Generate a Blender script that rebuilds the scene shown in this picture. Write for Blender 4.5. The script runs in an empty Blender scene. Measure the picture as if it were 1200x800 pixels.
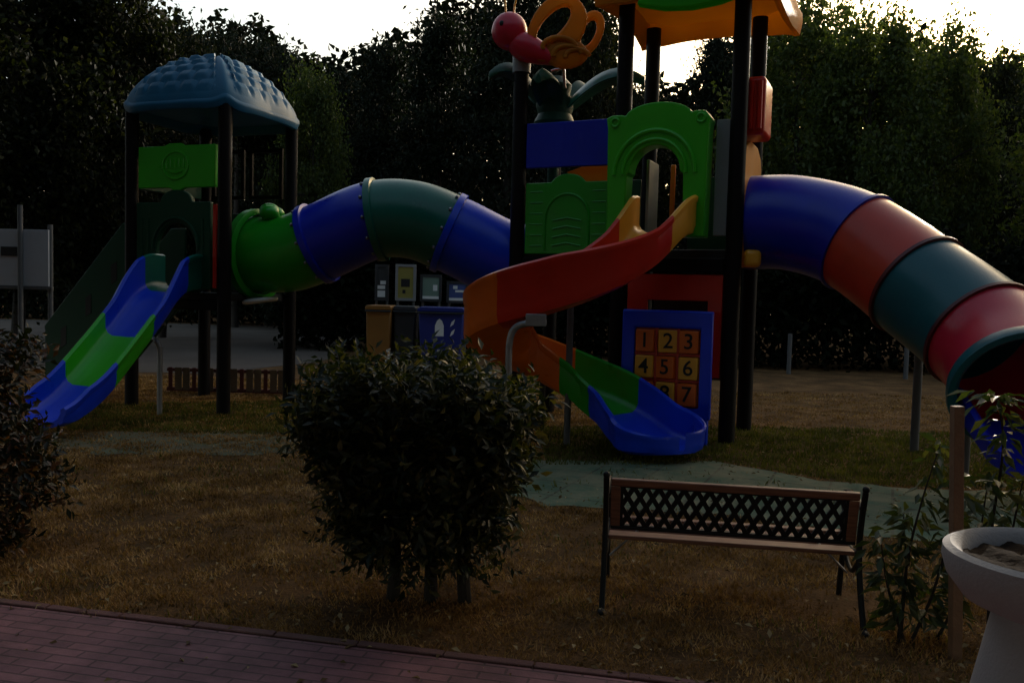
import bpy, bmesh, math, random
import numpy as np
from mathutils import Vector, Matrix

R = math.radians
PI = math.pi
random.seed(7)
rng = np.random.default_rng(7)
scene = bpy.context.scene
COL = scene.collection

# ------------------------------------------------------------------ camera
cam_d = bpy.data.cameras.new('camera')
cam = bpy.data.objects.new('camera', cam_d)
COL.objects.link(cam)
cam_d.sensor_width = 36.0
cam_d.lens = 30.0
cam_d.clip_start = 0.05
cam_d.clip_end = 2000
CAMZ = 1.6
PITCH, ROLL = R(3.15), R(1.5)
cam.matrix_world = Matrix.Translation((0, 0, CAMZ)) @ Matrix.Rotation(PI / 2 - PITCH, 4, 'X') @ Matrix.Rotation(ROLL, 4, 'Z')
scene.camera = cam
CM = cam.matrix_world.to_3x3()


def ray(px, py):
    return CM @ Vector(((px - 600) / 1000, -(py - 400) / 1000, -1))


def P(px, py, Y):
    r = ray(px, py)
    return Vector((0, 0, CAMZ)) + r * (Y / r.y)


def G(px, py, z=0.0):
    r = ray(px, py)
    return Vector((0, 0, CAMZ)) + r * ((z - CAMZ) / r.z)


# ------------------------------------------------------------------ materials
def new_mat(name):
    m = bpy.data.materials.new(name)
    m.use_nodes = True
    nt = m.node_tree
    return m, nt, nt.nodes['Principled BSDF']


def plain(name, col, rough=0.5, vary=0.12, scale=6.0, bump=0.0, bscale=40.0, metal=0.0, spec=0.5, dirt=0.0):
    m, nt, b = new_mat(name)
    tc = nt.nodes.new('ShaderNodeTexCoord')
    n = nt.nodes.new('ShaderNodeTexNoise')
    n.inputs['Scale'].default_value = scale
    n.inputs['Detail'].default_value = 6
    nt.links.new(tc.outputs['Object'], n.inputs['Vector'])
    mx = nt.nodes.new('ShaderNodeMix'); mx.data_type = 'RGBA'
    c = np.array(col)
    mx.inputs[6].default_value = (*(np.clip(c * (1 - vary), 0, 1)), 1)
    mx.inputs[7].default_value = (*(np.clip(c * (1 + vary), 0, 1)), 1)
    nt.links.new(n.outputs['Fac'], mx.inputs[0])
    out = mx.outputs[2]
    if dirt > 0:
        n2 = nt.nodes.new('ShaderNodeTexNoise')
        n2.inputs['Scale'].default_value = scale * 0.45
        n2.inputs['Detail'].default_value = 8
        n2.inputs['Roughness'].default_value = 0.7
        nt.links.new(tc.outputs['Object'], n2.inputs['Vector'])
        rp = nt.nodes.new('ShaderNodeValToRGB')
        rp.color_ramp.elements[0].position = 0.52
        rp.color_ramp.elements[1].position = 0.72
        rp.color_ramp.elements[0].color = (0, 0, 0, 1)
        rp.color_ramp.elements[1].color = (dirt, dirt, dirt, 1)
        nt.links.new(n2.outputs['Fac'], rp.inputs[0])
        m2 = nt.nodes.new('ShaderNodeMix'); m2.data_type = 'RGBA'
        nt.links.new(rp.outputs[0], m2.inputs[0])
        nt.links.new(out, m2.inputs[6])
        m2.inputs[7].default_value = (0.10, 0.085, 0.065, 1)
        out = m2.outputs[2]
    nt.links.new(out, b.inputs['Base Color'])
    mr = nt.nodes.new('ShaderNodeMapRange')
    mr.inputs['To Min'].default_value = max(0.02, rough - 0.08)
    mr.inputs['To Max'].default_value = min(1, rough + 0.10)
    nt.links.new(n.outputs['Fac'], mr.inputs['Value'])
    nt.links.new(mr.outputs[0], b.inputs['Roughness'])
    b.inputs['Metallic'].default_value = metal
    b.inputs['Specular IOR Level'].default_value = spec
    if bump > 0:
        n3 = nt.nodes.new('ShaderNodeTexNoise')
        n3.inputs['Scale'].default_value = bscale
        n3.inputs['Detail'].default_value = 5
        nt.links.new(tc.outputs['Object'], n3.inputs['Vector'])
        bp = nt.nodes.new('ShaderNodeBump')
        bp.inputs['Strength'].default_value = bump
        bp.inputs['Distance'].default_value = 0.01
        nt.links.new(n3.outputs['Fac'], bp.inputs['Height'])
        nt.links.new(bp.outputs[0], b.inputs['Normal'])
    return m


def leafmat(name, c1, c2, c3, trans=0.35, rough=0.5, spec=0.22, patchy=0.0, pscale=3.0):
    """leaf colour differs from leaf to leaf and from bough to bough; leaves let some light through"""
    m = bpy.data.materials.new(name)
    m.use_nodes = True
    nt = m.node_tree
    b = nt.nodes['Principled BSDF']
    geo = nt.nodes.new('ShaderNodeNewGeometry')
    rp = nt.nodes.new('ShaderNodeValToRGB')
    e = rp.color_ramp.elements
    e[0].color = (*c1, 1); e[1].color = (*c3, 1)
    k = e.new(0.55); k.color = (*c2, 1)
    if patchy > 0:
        tc = nt.nodes.new('ShaderNodeTexCoord')
        nz = nt.nodes.new('ShaderNodeTexNoise'); nz.inputs['Scale'].default_value = pscale; nz.inputs['Detail'].default_value = 5; nz.inputs['Roughness'].default_value = 0.65
        nt.links.new(tc.outputs['Object'], nz.inputs['Vector'])
        mr = nt.nodes.new('ShaderNodeMapRange'); mr.inputs['From Min'].default_value = 0.36; mr.inputs['From Max'].default_value = 0.64
        nt.links.new(nz.outputs['Fac'], mr.inputs['Value'])
        mm = nt.nodes.new('ShaderNodeMix'); mm.data_type = 'FLOAT'; mm.inputs[0].default_value = patchy
        nt.links.new(geo.outputs['Random Per Island'], mm.inputs[2]); nt.links.new(mr.outputs[0], mm.inputs[3])
        nt.links.new(mm.outputs[0], rp.inputs[0])
    else:
        nt.links.new(geo.outputs['Random Per Island'], rp.inputs[0])
    nt.links.new(rp.outputs[0], b.inputs['Base Color'])
    b.inputs['Roughness'].default_value = rough
    b.inputs['Specular IOR Level'].default_value = spec
    t = nt.nodes.new('ShaderNodeBsdfTranslucent')
    mu = nt.nodes.new('ShaderNodeMix'); mu.data_type = 'RGBA'; mu.blend_type = 'MULTIPLY'
    mu.inputs[0].default_value = 1
    nt.links.new(rp.outputs[0], mu.inputs[6])
    mu.inputs[7].default_value = (1.4, 1.5, 0.6, 1)
    nt.links.new(mu.outputs[2], t.inputs['Color'])
    ms = nt.nodes.new('ShaderNodeMixShader')
    ms.inputs[0].default_value = trans
    nt.links.new(b.outputs[0], ms.inputs[1])
    nt.links.new(t.outputs[0], ms.inputs[2])
    nt.links.new(ms.outputs[0], nt.nodes['Material Output'].inputs['Surface'])
    return m


M = {}
M['blue'] = plain('blue_plastic', (0.002, 0.045, 0.66), 0.30, 0.18, 3, 0.12, 60, dirt=0.08, spec=0.42)
M['navy'] = plain('navy_plastic', (0.003, 0.018, 0.44), 0.30, 0.18, 3, 0.12, 60, dirt=0.08, spec=0.42)
M['green'] = plain('green_plastic', (0.012, 0.30, 0.012), 0.30, 0.18, 3, 0.12, 60, dirt=0.15, spec=0.42)
M['lime'] = plain('bright_green_plastic', (0.04, 0.46, 0.012), 0.30, 0.15, 3, 0.12, 60, dirt=0.12, spec=0.42)
M['deepgreen'] = plain('deep_green_plastic', (0.004, 0.055, 0.024), 0.5, 0.2, 3, 0.12, 60, dirt=0.15, spec=0.3)
M['teal'] = plain('teal_plastic', (0.004, 0.10, 0.12), 0.30, 0.15, 3, 0.12, 60, dirt=0.15, spec=0.42)
M['teal2'] = plain('green_teal_plastic', (0.005, 0.125, 0.085), 0.30, 0.15, 3, 0.12, 60, dirt=0.15, spec=0.42)
M['red'] = plain('red_plastic', (0.62, 0.022, 0.008), 0.30, 0.15, 3, 0.12, 60, dirt=0.15, spec=0.42)
M['tilered'] = plain('faded_red_plastic', (0.62, 0.05, 0.02), 0.30, 0.15, 3, 0.12, 60, dirt=0.15, spec=0.42)
M['redring'] = plain('dark_red_plastic', (0.10, 0.012, 0.014), 0.45, 0.15, 3, 0.1)
M['pink'] = plain('pinkish_red_plastic', (0.60, 0.02, 0.045), 0.30, 0.12, 3, 0.1, 60, dirt=0.1, spec=0.42)
M['orange'] = plain('orange_plastic', (0.78, 0.14, 0.006), 0.30, 0.15, 3, 0.12, 60, dirt=0.15, spec=0.42)
M['yellow'] = plain('yellow_plastic', (0.85, 0.38, 0.03), 0.30, 0.12, 3, 0.12, 60, dirt=0.1, spec=0.42)
M['roofblue'] = plain('sun_faded_blue_plastic', (0.006, 0.105, 0.20), 0.5, 0.2, 2.5, 0.15, 50, dirt=0.15, spec=0.3)
M['grey'] = plain('grey_plastic', (0.22, 0.22, 0.22), 0.5, 0.12, 4, 0.1)
M['whitep'] = plain('white_plastic', (0.72, 0.72, 0.70), 0.4, 0.06, 4, dirt=0.15)
M['post'] = plain('dark_brown_painted_steel', (0.007, 0.005, 0.005), 0.5, 0.3, 6, 0.05, spec=0.14)
M['black'] = plain('black_plastic', (0.008, 0.008, 0.008), 0.55, 0.3, 6, 0.1)
M['steel'] = plain('galvanised_steel', (0.30, 0.30, 0.31), 0.42, 0.2, 14, 0.05, metal=0.8)
M['greypole'] = plain('grey_painted_steel', (0.10, 0.10, 0.102), 0.55, 0.2, 10, 0.05, spec=0.3)
M['iron'] = plain('black_cast_iron', (0.008, 0.008, 0.008), 0.5, 0.3, 20, 0.25, 90, spec=0.25)
M['ink'] = plain('black_print', (0.006, 0.006, 0.006), 0.6, 0.1, 6)
M['stake'] = plain('weathered_wooden_stake', (0.20, 0.105, 0.055), 0.8, 0.3, 12, 0.5, 60)
M['bark'] = plain('dark_bark', (0.022, 0.016, 0.012), 0.9, 0.4, 8, 0.8, 25)
M['concrete'] = plain('white_cast_stone', (0.31, 0.285, 0.285), 0.65, 0.07, 5, 0.25, 110, dirt=0.18)
M['soil'] = plain('dark_potting_soil', (0.022, 0.015, 0.011), 1.0, 0.5, 40, 0.5, 60, spec=0.02)
M['panelwhite'] = plain('white_sign_face', (0.42, 0.43, 0.46), 0.5, 0.05, 3, dirt=0.12)
M['binbrown'] = plain('ochre_bin_plastic', (0.24, 0.10, 0.015), 0.5, 0.2, 3, 0.1, dirt=0.2)
M['bindark'] = plain('charcoal_bin_plastic', (0.03, 0.03, 0.033), 0.5, 0.2, 3, 0.1, dirt=0.2)
M['binblue'] = plain('blue_bin_plastic', (0.008, 0.018, 0.17), 0.5, 0.2, 3, 0.1, dirt=0.2)
M['postery'] = plain('yellow_poster_paper', (0.26, 0.22, 0.045), 0.6, 0.08, 5)
M['posterg'] = plain('green_poster_paper', (0.16, 0.24, 0.19), 0.6, 0.1, 5)
M['posterb'] = plain('blue_poster_paper', (0.05, 0.08, 0.25), 0.6, 0.1, 5)
M['fence'] = plain('tan_fence_board', (0.15, 0.105, 0.07), 0.8, 0.3, 8, 0.4, 40)
M['fencered'] = plain('red_fence_paint', (0.11, 0.022, 0.02), 0.7, 0.2, 8, 0.2)


def wood_mat():
    m, nt, b = new_mat('varnished_bench_wood')
    tc = nt.nodes.new('ShaderNodeTexCoord')
    mp = nt.nodes.new('ShaderNodeMapping')
    mp.inputs['Scale'].default_value = (2.0, 30, 30)
    nt.links.new(tc.outputs['Object'], mp.inputs[0])
    n = nt.nodes.new('ShaderNodeTexNoise'); n.inputs['Scale'].default_value = 3; n.inputs['Detail'].default_value = 8
    nt.links.new(mp.outputs[0], n.inputs['Vector'])
    rp = nt.nodes.new('ShaderNodeValToRGB')
    rp.color_ramp.elements[0].position = 0.3; rp.color_ramp.elements[0].color = (0.10, 0.035, 0.018, 1)
    rp.color_ramp.elements[1].position = 0.75; rp.color_ramp.elements[1].color = (0.26, 0.105, 0.055, 1)
    nt.links.new(n.outputs['Fac'], rp.inputs[0])
    nt.links.new(rp.outputs[0], b.inputs['Base Color'])
    b.inputs['Roughness'].default_value = 0.5
    bp = nt.nodes.new('ShaderNodeBump'); bp.inputs['Strength'].default_value = 0.3; bp.inputs['Distance'].default_value = 0.004
    nt.links.new(n.outputs['Fac'], bp.inputs['Height']); nt.links.new(bp.outputs[0], b.inputs['Normal'])
    return m


def translucent(name, base, amount, col):
    m = base.copy(); m.name = name
    nt = m.node_tree
    t = nt.nodes.new('ShaderNodeBsdfTranslucent'); t.inputs['Color'].default_value = (*col, 1)
    ms = nt.nodes.new('ShaderNodeMixShader'); ms.inputs[0].default_value = amount
    nt.links.new(nt.nodes['Principled BSDF'].outputs[0], ms.inputs[1]); nt.links.new(t.outputs[0], ms.inputs[2])
    nt.links.new(ms.outputs[0], nt.nodes['Material Output'].inputs['Surface'])
    return m


# thin moulded plastic lets some daylight through
M['orangey'] = plain('golden_orange_plastic', (0.62, 0.22, 0.012), 0.5, 0.15, 3, 0.12, 60, dirt=0.12, spec=0.3)
M['orangeroof'] = translucent('thin_orange_plastic', M['orangey'], 0.42, (0.62, 0.33, 0.04))
M['limeglow'] = translucent('thin_green_plastic', M['lime'], 0.45, (0.25, 0.9, 0.06))
M['wood'] = wood_mat()


def ground_mat(name='dry_lawn_soil', k=1.0):
    m, nt, b = new_mat(name)
    tc = nt.nodes.new('ShaderNodeTexCoord')

    def noise(scale, detail=6, rough=0.6):
        n = nt.nodes.new('ShaderNodeTexNoise')
        n.inputs['Scale'].default_value = scale; n.inputs['Detail'].default_value = detail
        n.inputs['Roughness'].default_value = rough
        nt.links.new(tc.outputs['Object'], n.inputs['Vector'])
        return n
    big, mid, fine = noise(0.55), noise(1.7, 9, 0.72), noise(42, 6, 0.75)
    rp = nt.nodes.new('ShaderNodeValToRGB')
    e = rp.color_ramp.elements
    e[0].position = 0.30; e[0].color = (0.050 * k, 0.028 * k, 0.011 * k, 1)
    e[1].position = 0.72; e[1].color = (0.27 * k, 0.145 * k, 0.062 * k, 1)
    e2 = e.new(0.5); e2.color = (0.14 * k, 0.074 * k, 0.030 * k, 1)
    nt.links.new(mid.outputs['Fac'], rp.inputs[0])
    rg = nt.nodes.new('ShaderNodeValToRGB')
    rg.color_ramp.elements[0].position = 0.56; rg.color_ramp.elements[1].position = 0.70
    nt.links.new(big.outputs['Fac'], rg.inputs[0])
    mg = nt.nodes.new('ShaderNodeMix'); mg.data_type = 'RGBA'
    ml = nt.nodes.new('ShaderNodeMath'); ml.operation = 'MULTIPLY'; ml.inputs[1].default_value = 0.30
    nt.links.new(rg.outputs[0], ml.inputs[0])
    nt.links.new(ml.outputs[0], mg.inputs[0])
    nt.links.new(rp.outputs[0], mg.inputs[6])
    mg.inputs[7].default_value = (0.055, 0.060, 0.018, 1)
    mf = nt.nodes.new('ShaderNodeMix'); mf.data_type = 'RGBA'; mf.blend_type = 'MULTIPLY'
    mf.inputs[0].default_value = 0.75
    rf = nt.nodes.new('ShaderNodeValToRGB')
    rf.color_ramp.elements[0].position = 0.35; rf.color_ramp.elements[0].color = (0.35, 0.33, 0.3, 1)
    rf.color_ramp.elements[1].position = 0.65; rf.color_ramp.elements[1].color = (1.35, 1.3, 1.2, 1)
    nt.links.new(fine.outputs['Fac'], rf.inputs[0])
    nt.links.new(mg.outputs[2], mf.inputs[6]); nt.links.new(rf.outputs[0], mf.inputs[7])
    nt.links.new(mf.outputs[2], b.inputs['Base Color'])
    b.inputs['Roughness'].default_value = 0.95
    b.inputs['Specular IOR Level'].default_value = 0.15
    bp = nt.nodes.new('ShaderNodeBump'); bp.inputs['Strength'].default_value = 0.9; bp.inputs['Distance'].default_value = 0.03
    nt.links.new(fine.outputs['Fac'], bp.inputs['Height']); nt.links.new(bp.outputs[0], b.inputs['Normal'])
    return m


def paver_mat():
    m, nt, b = new_mat('red_brick_paving')
    tc = nt.nodes.new('ShaderNodeTexCoord')
    br = nt.nodes.new('ShaderNodeTexBrick')
    br.inputs['Scale'].default_value = 1.0
    br.inputs['Brick Width'].default_value = 0.21
    br.inputs['Row Height'].default_value = 0.065
    br.inputs['Mortar Size'].default_value = 0.006
    br.inputs['Mortar Smooth'].default_value = 0.4
    br.inputs['Color1'].default_value = (0.185, 0.080, 0.092, 1)
    br.inputs['Color2'].default_value = (0.25, 0.108, 0.118, 1)
    br.inputs['Mortar'].default_value = (0.115, 0.056, 0.058, 1)
    nt.links.new(tc.outputs['Object'], br.inputs['Vector'])
    n = nt.nodes.new('ShaderNodeTexNoise'); n.inputs['Scale'].default_value = 3.5; n.inputs['Detail'].default_value = 9; n.inputs['Roughness'].default_value = 0.7
    nt.links.new(tc.outputs['Object'], n.inputs['Vector'])
    rp = nt.nodes.new('ShaderNodeValToRGB')
    rp.color_ramp.elements[0].position = 0.35; rp.color_ramp.elements[0].color = (0.55, 0.53, 0.53, 1)
    rp.color_ramp.elements[1].position = 0.68; rp.color_ramp.elements[1].color = (1.2, 1.15, 1.15, 1)
    nt.links.new(n.outputs['Fac'], rp.inputs[0])
    mx = nt.nodes.new('ShaderNodeMix'); mx.data_type = 'RGBA'; mx.blend_type = 'MULTIPLY'; mx.inputs[0].default_value = 1
    nt.links.new(br.outputs['Color'], mx.inputs[6]); nt.links.new(rp.outputs[0], mx.inputs[7])
    nt.links.new(mx.outputs[2], b.inputs['Base Color'])
    b.inputs['Roughness'].default_value = 0.8
    n2 = nt.nodes.new('ShaderNodeTexNoise'); n2.inputs['Scale'].default_value = 90; n2.inputs['Detail'].default_value = 4
    nt.links.new(tc.outputs['Object'], n2.inputs['Vector'])
    su = nt.nodes.new('ShaderNodeMath'); su.operation = 'MULTIPLY_ADD'
    nt.links.new(n2.outputs['Fac'], su.inputs[0]); su.inputs[1].default_value = 0.35
    inv = nt.nodes.new('ShaderNodeMath'); inv.operation = 'SUBTRACT'; inv.inputs[0].default_value = 1
    nt.links.new(br.outputs['Fac'], inv.inputs[1]); nt.links.new(inv.outputs[0], su.inputs[2])
    bp = nt.nodes.new('ShaderNodeBump'); bp.inputs['Strength'].default_value = 0.8; bp.inputs['Distance'].default_value = 0.006
    nt.links.new(su.outputs[0], bp.inputs['Height']); nt.links.new(bp.outputs[0], b.inputs['Normal'])
    return m


def mat_rubber(name='worn_green_rubber_tiles', w0=0.42, w1=0.60, dust=(0.24, 0.215, 0.125)):
    m, nt, b = new_mat(name)
    tc = nt.nodes.new('ShaderNodeTexCoord')
    br = nt.nodes.new('ShaderNodeTexBrick')
    br.offset = 0.0
    br.inputs['Scale'].default_value = 1.0
    br.inputs['Brick Width'].default_value = 0.5; br.inputs['Row Height'].default_value = 0.5
    br.inputs['Mortar Size'].default_value = 0.012
    br.inputs['Color1'].default_value = (0.055, 0.105, 0.060, 1)
    br.inputs['Color2'].default_value = (0.085, 0.135, 0.078, 1)
    br.inputs['Mortar'].default_value = (0.035, 0.045, 0.025, 1)
    nt.links.new(tc.outputs['Object'], br.inputs['Vector'])
    n = nt.nodes.new('ShaderNodeTexNoise'); n.inputs['Scale'].default_value = 2.2; n.inputs['Detail'].default_value = 9; n.inputs['Roughness'].default_value = 0.72
    nt.links.new(tc.outputs['Object'], n.inputs['Vector'])
    rp = nt.nodes.new('ShaderNodeValToRGB')
    rp.color_ramp.elements[0].position = w0; rp.color_ramp.elements[1].position = w1
    nt.links.new(n.outputs['Fac'], rp.inputs[0])
    mx = nt.nodes.new('ShaderNodeMix'); mx.data_type = 'RGBA'
    ml = nt.nodes.new('ShaderNodeMath'); ml.operation = 'MULTIPLY'; ml.inputs[1].default_value = 0.7
    nt.links.new(rp.outputs[0], ml.inputs[0]); nt.links.new(ml.outputs[0], mx.inputs[0])
    nt.links.new(br.outputs['Color'], mx.inputs[6])
    mx.inputs[7].default_value = (*dust, 1)
    nt.links.new(mx.outputs[2], b.inputs['Base Color'])
    b.inputs['Roughness'].default_value = 0.9
    n2 = nt.nodes.new('ShaderNodeTexNoise'); n2.inputs['Scale'].default_value = 60
    nt.links.new(tc.outputs['Object'], n2.inputs['Vector'])
    bp = nt.nodes.new('ShaderNodeBump'); bp.inputs['Strength'].default_value = 0.6; bp.inputs['Distance'].default_value = 0.01
    nt.links.new(n2.outputs['Fac'], bp.inputs['Height']); nt.links.new(bp.outputs[0], b.inputs['Normal'])
    return m


M['ground'] = ground_mat(k=1.15)
M['paver'] = paver_mat()
M['rubber'] = mat_rubber()
M['rubberworn'] = mat_rubber('earth_stained_rubber_tiles', 0.34, 0.52, (0.13, 0.085, 0.042))
M['kerb'] = plain('pinkish_concrete_edging', (0.15, 0.075, 0.068), 0.9, 0.35, 5, 0.6, 70, dirt=0.7, spec=0.15)
M['asphalt'] = plain('pale_asphalt', (0.125, 0.103, 0.088), 1.0, 0.4, 0.5, 0.5, 80, dirt=0.5, spec=0.03)
M['dirt'] = ground_mat('bare_brown_earth', 1.35)
M['leaf_bush'] = leafmat('bush_leaves', (0.008, 0.013, 0.004), (0.018, 0.026, 0.007), (0.115, 0.095, 0.026), 0.40, 0.38, 0.34)  # lightest leaf tone raised to paint the sparkle of lit leaves
M['leaf_red'] = leafmat('reddish_bush_leaves', (0.008, 0.012, 0.004), (0.016, 0.017, 0.006), (0.12, 0.045, 0.022), 0.4, 0.38, 0.36)
M['leaf_sap'] = leafmat('sapling_leaves', (0.022, 0.036, 0.010), (0.04, 0.055, 0.015), (0.09, 0.085, 0.025), 0.35, 0.4, 0.4)
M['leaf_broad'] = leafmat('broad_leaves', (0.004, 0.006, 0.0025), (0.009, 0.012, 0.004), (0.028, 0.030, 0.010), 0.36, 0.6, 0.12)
M['leaf_lit'] = leafmat('olive_green_leaves', (0.030, 0.045, 0.012), (0.048, 0.066, 0.018), (0.085, 0.10, 0.03), 0.5)  # lighter than the broad leaves, with the sunlit look put into the colour
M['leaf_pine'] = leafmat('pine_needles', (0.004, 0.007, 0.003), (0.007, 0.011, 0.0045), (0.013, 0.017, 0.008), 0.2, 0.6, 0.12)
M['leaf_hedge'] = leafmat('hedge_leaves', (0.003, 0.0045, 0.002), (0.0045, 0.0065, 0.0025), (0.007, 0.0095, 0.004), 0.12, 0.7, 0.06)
M['straw'] = leafmat('dry_grass_blades', (0.085, 0.046, 0.017), (0.33, 0.175, 0.068), (0.64, 0.41, 0.20), 0.2, 0.8, 0.05, patchy=0.62, pscale=2.6)
M['grass'] = leafmat('green_grass_blades', (0.035, 0.042, 0.008), (0.105, 0.105, 0.018), (0.24, 0.20, 0.045), 0.3, 0.7, 0.08, patchy=0.6, pscale=1.8)
M['litter'] = leafmat('fallen_leaves', (0.06, 0.034, 0.016), (0.18, 0.11, 0.05), (0.38, 0.28, 0.15), 0.1, 0.7, 0.1)


# ------------------------------------------------------------------ mesh helpers
class MB:
    def __init__(self):
        self.v, self.f = [], []

    def add(self, vs, fs):
        o = len(self.v)
        self.v += [tuple(x) for x in vs]
        self.f += [tuple(i + o for i in q) for q in fs]
        return self

    def box(self, c, s, rot=None):
        c = Vector(c); h = Vector(s) / 2
        vs = []
        for x in (-1, 1):
            for y in (-1, 1):
                for z in (-1, 1):
                    p = Vector((x * h.x, y * h.y, z * h.z))
                    if rot is not None:
                        p = rot @ p
                    vs.append(c + p)
        return self.add(vs, [(0, 1, 3, 2), (4, 6, 7, 5), (0, 4, 5, 1), (2, 3, 7, 6), (0, 2, 6, 4), (1, 5, 7, 3)])

    def tube(self, pts, r, n=14, caps=True):
        pts = [Vector(p) for p in pts]
        rs = r if isinstance(r, (list, tuple)) else [r] * len(pts)
        t0 = (pts[1] - pts[0]).normalized()
        a = t0.cross(Vector((0, 0, 1)))
        if a.length < 1e-3:
            a = t0.cross(Vector((0, 1, 0)))
        a.normalize()
        rings = []
        for i, p in enumerate(pts):
            t = (pts[min(i + 1, len(pts) - 1)] - pts[max(i - 1, 0)]).normalized()
            a = (a - t * a.dot(t)).normalized()
            bb = t.cross(a)
            rings.append([p + (a * math.cos(2 * PI * k / n) + bb * math.sin(2 * PI * k / n)) * rs[i] for k in range(n)])
        vs = [q for rg in rings for q in rg]
        fs = []
        for i in range(len(pts) - 1):
            for k in range(n):
                fs.append((i * n + k, i * n + (k + 1) % n, (i + 1) * n + (k + 1) % n, (i + 1) * n + k))
        if caps:
            fs.append(tuple(range(n - 1, -1, -1)))
            fs.append(tuple((len(pts) - 1) * n + k for k in range(n)))
        return self.add(vs, fs)

    def loft(self, rings, closed_ring=True, caps=True):
        n = len(rings[0])
        vs = [q for rg in rings for q in rg]
        fs = []
        for i in range(len(rings) - 1):
            for k in range(n if closed_ring else n - 1):
                fs.append((i * n + k, i * n + (k + 1) % n, (i + 1) * n + (k + 1) % n, (i + 1) * n + k))
        if caps:
            fs.append(tuple(range(n - 1, -1, -1)))
            fs.append(tuple((len(rings) - 1) * n + k for k in range(n)))
        return self.add(vs, fs)

    def lathe(self, prof, c=(0, 0, 0), n=28):
        c = Vector(c)
        rings = [[c + Vector((r * math.cos(2 * PI * k / n), r * math.sin(2 * PI * k / n), z)) for k in range(n)] for r, z in prof]
        return self.loft(rings)

    def prism(self, poly, y0, y1):
        """poly in the x-z plane, extruded along y"""
        n = len(poly)
        vs = [(x, y0, z) for x, z in poly] + [(x, y1, z) for x, z in poly]
        fs = [tuple(range(n)), tuple(range(2 * n - 1, n - 1, -1))]
        fs += [(k, k + n, (k + 1) % n + n, (k + 1) % n) for k in range(n)]
        return self.add(vs, fs)

    def ring(self, outer, inner, y0, y1):
        """plate with a hole in the x-z plane; outer and inner have the same number of points"""
        n = len(outer)
        vs = [(x, y0, z) for x, z in outer] + [(x, y0, z) for x, z in inner] + [(x, y1, z) for x, z in outer] + [(x, y1, z) for x, z in inner]
        fs = []
        for k in range(n):
            j = (k + 1) % n
            fs += [(k, j, n + j, n + k), (2 * n + k, 3 * n + k, 3 * n + j, 2 * n + j),
                   (k, 2 * n + k, 2 * n + j, j), (n + k, n + j, 3 * n + j, 3 * n + k)]
        return self.add(vs, fs)

    def ball(self, c, rx, ry=None, rz=None, n=20, m=12):
        ry = ry or rx; rz = rz or rx
        c = Vector(c)
        rings = []
        for i in range(m + 1):
            th = PI * (i + 0.001) / (m + 0.002)
            rings.append([c + Vector((rx * math.sin(th) * math.cos(2 * PI * k / n), ry * math.sin(th) * math.sin(2 * PI * k / n), -rz * math.cos(th))) for k in range(n)])
        return self.loft(rings)

    def build(self, name, mat, parent=None, smooth=True, bevel=0.0, segs=3, label=None, loc=None):
        me = bpy.data.meshes.new(name)
        me.from_pydata(self.v, [], self.f)
        bm = bmesh.new(); bm.from_mesh(me)
        bmesh.ops.recalc_face_normals(bm, faces=bm.faces)
        bm.to_mesh(me); bm.free()
        me.materials.append(mat)
        o = bpy.data.objects.new(name, me)
        COL.objects.link(o)
        if parent: o.parent = parent
        if loc is not None: o.location = loc
        if smooth:
            me.shade_smooth()
            me.set_sharp_from_angle(angle=R(38))
        if bevel > 0:
            b = o.modifiers.new('bevel', 'BEVEL'); b.width = bevel; b.segments = segs; b.limit_method = 'ANGLE'; b.angle_limit = R(35)
            b.harden_normals = False
        if label: o['label'] = label
        return o


def tag(o, label, cat, group=None):
    o['label'] = label; o['category'] = cat
    if group: o['group'] = group
    return o


def thing(name, label, cat, loc=(0, 0, 0), rz=0.0, group=None):
    o = bpy.data.objects.new(name, None)
    COL.objects.link(o)
    o.location = loc; o.rotation_euler = (0, 0, rz); o.empty_display_size = 0.2
    return tag(o, label, cat, group)


def dup(root, loc=None, rz=None, scale=None):
    r = root.copy(); COL.objects.link(r)
    if loc is not None: r.location = loc
    if rz is not None: r.rotation_euler = (0, 0, rz)
    if scale is not None: r.scale = scale
    for ch in list(root.children):
        c = ch.copy(); COL.objects.link(c); c.parent = r
        for g in list(ch.children):
            d = g.copy(); COL.objects.link(d); d.parent = c
    return r


def cr(pts, per=8):
    """smooth curve through points"""
    pts = [Vector(p) for p in pts]
    q = [pts[0] * 2 - pts[1]] + pts + [pts[-1] * 2 - pts[-2]]
    out = []
    for i in range(1, len(q) - 2):
        a, b, c, d = q[i - 1:i + 3]
        for k in range(per):
            t = k / per
            out.append(0.5 * ((2 * b) + (c - a) * t + (2 * a - 5 * b + 4 * c - d) * t * t + (3 * b - a - 3 * c + d) * t ** 3))
    out.append(q[-2])
    return out


def arc(cx, cz, rx, rz, a0, a1, n):
    return [(cx + rx * math.cos(R(a0 + (a1 - a0) * k / n)), cz + rz * math.sin(R(a0 + (a1 - a0) * k / n))) for k in range(n + 1)]


def text_mesh(s, size, depth=0.004):
    cu = bpy.data.curves.new('t', 'FONT')
    cu.body = s; cu.size = size; cu.extrude = depth; cu.align_x = 'CENTER'; cu.align_y = 'CENTER'; cu.offset = 0.006 * size
    o = bpy.data.objects.new('t', cu); COL.objects.link(o)
    dg = bpy.context.evaluated_depsgraph_get()
    me = bpy.data.meshes.new_from_object(o.evaluated_get(dg))
    bpy.data.objects.remove(o); bpy.data.curves.remove(cu)
    return me


def text(name, s, size, mat, parent, loc):
    me = text_mesh(s, size)
    me.transform(Matrix.Rotation(PI / 2, 4, 'X'))
    me.name = name
    me.materials.clear(); me.materials.append(mat)
    o = bpy.data.objects.new(name, me); COL.objects.link(o)
    o.parent = parent; o.location = loc
    return o


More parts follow.
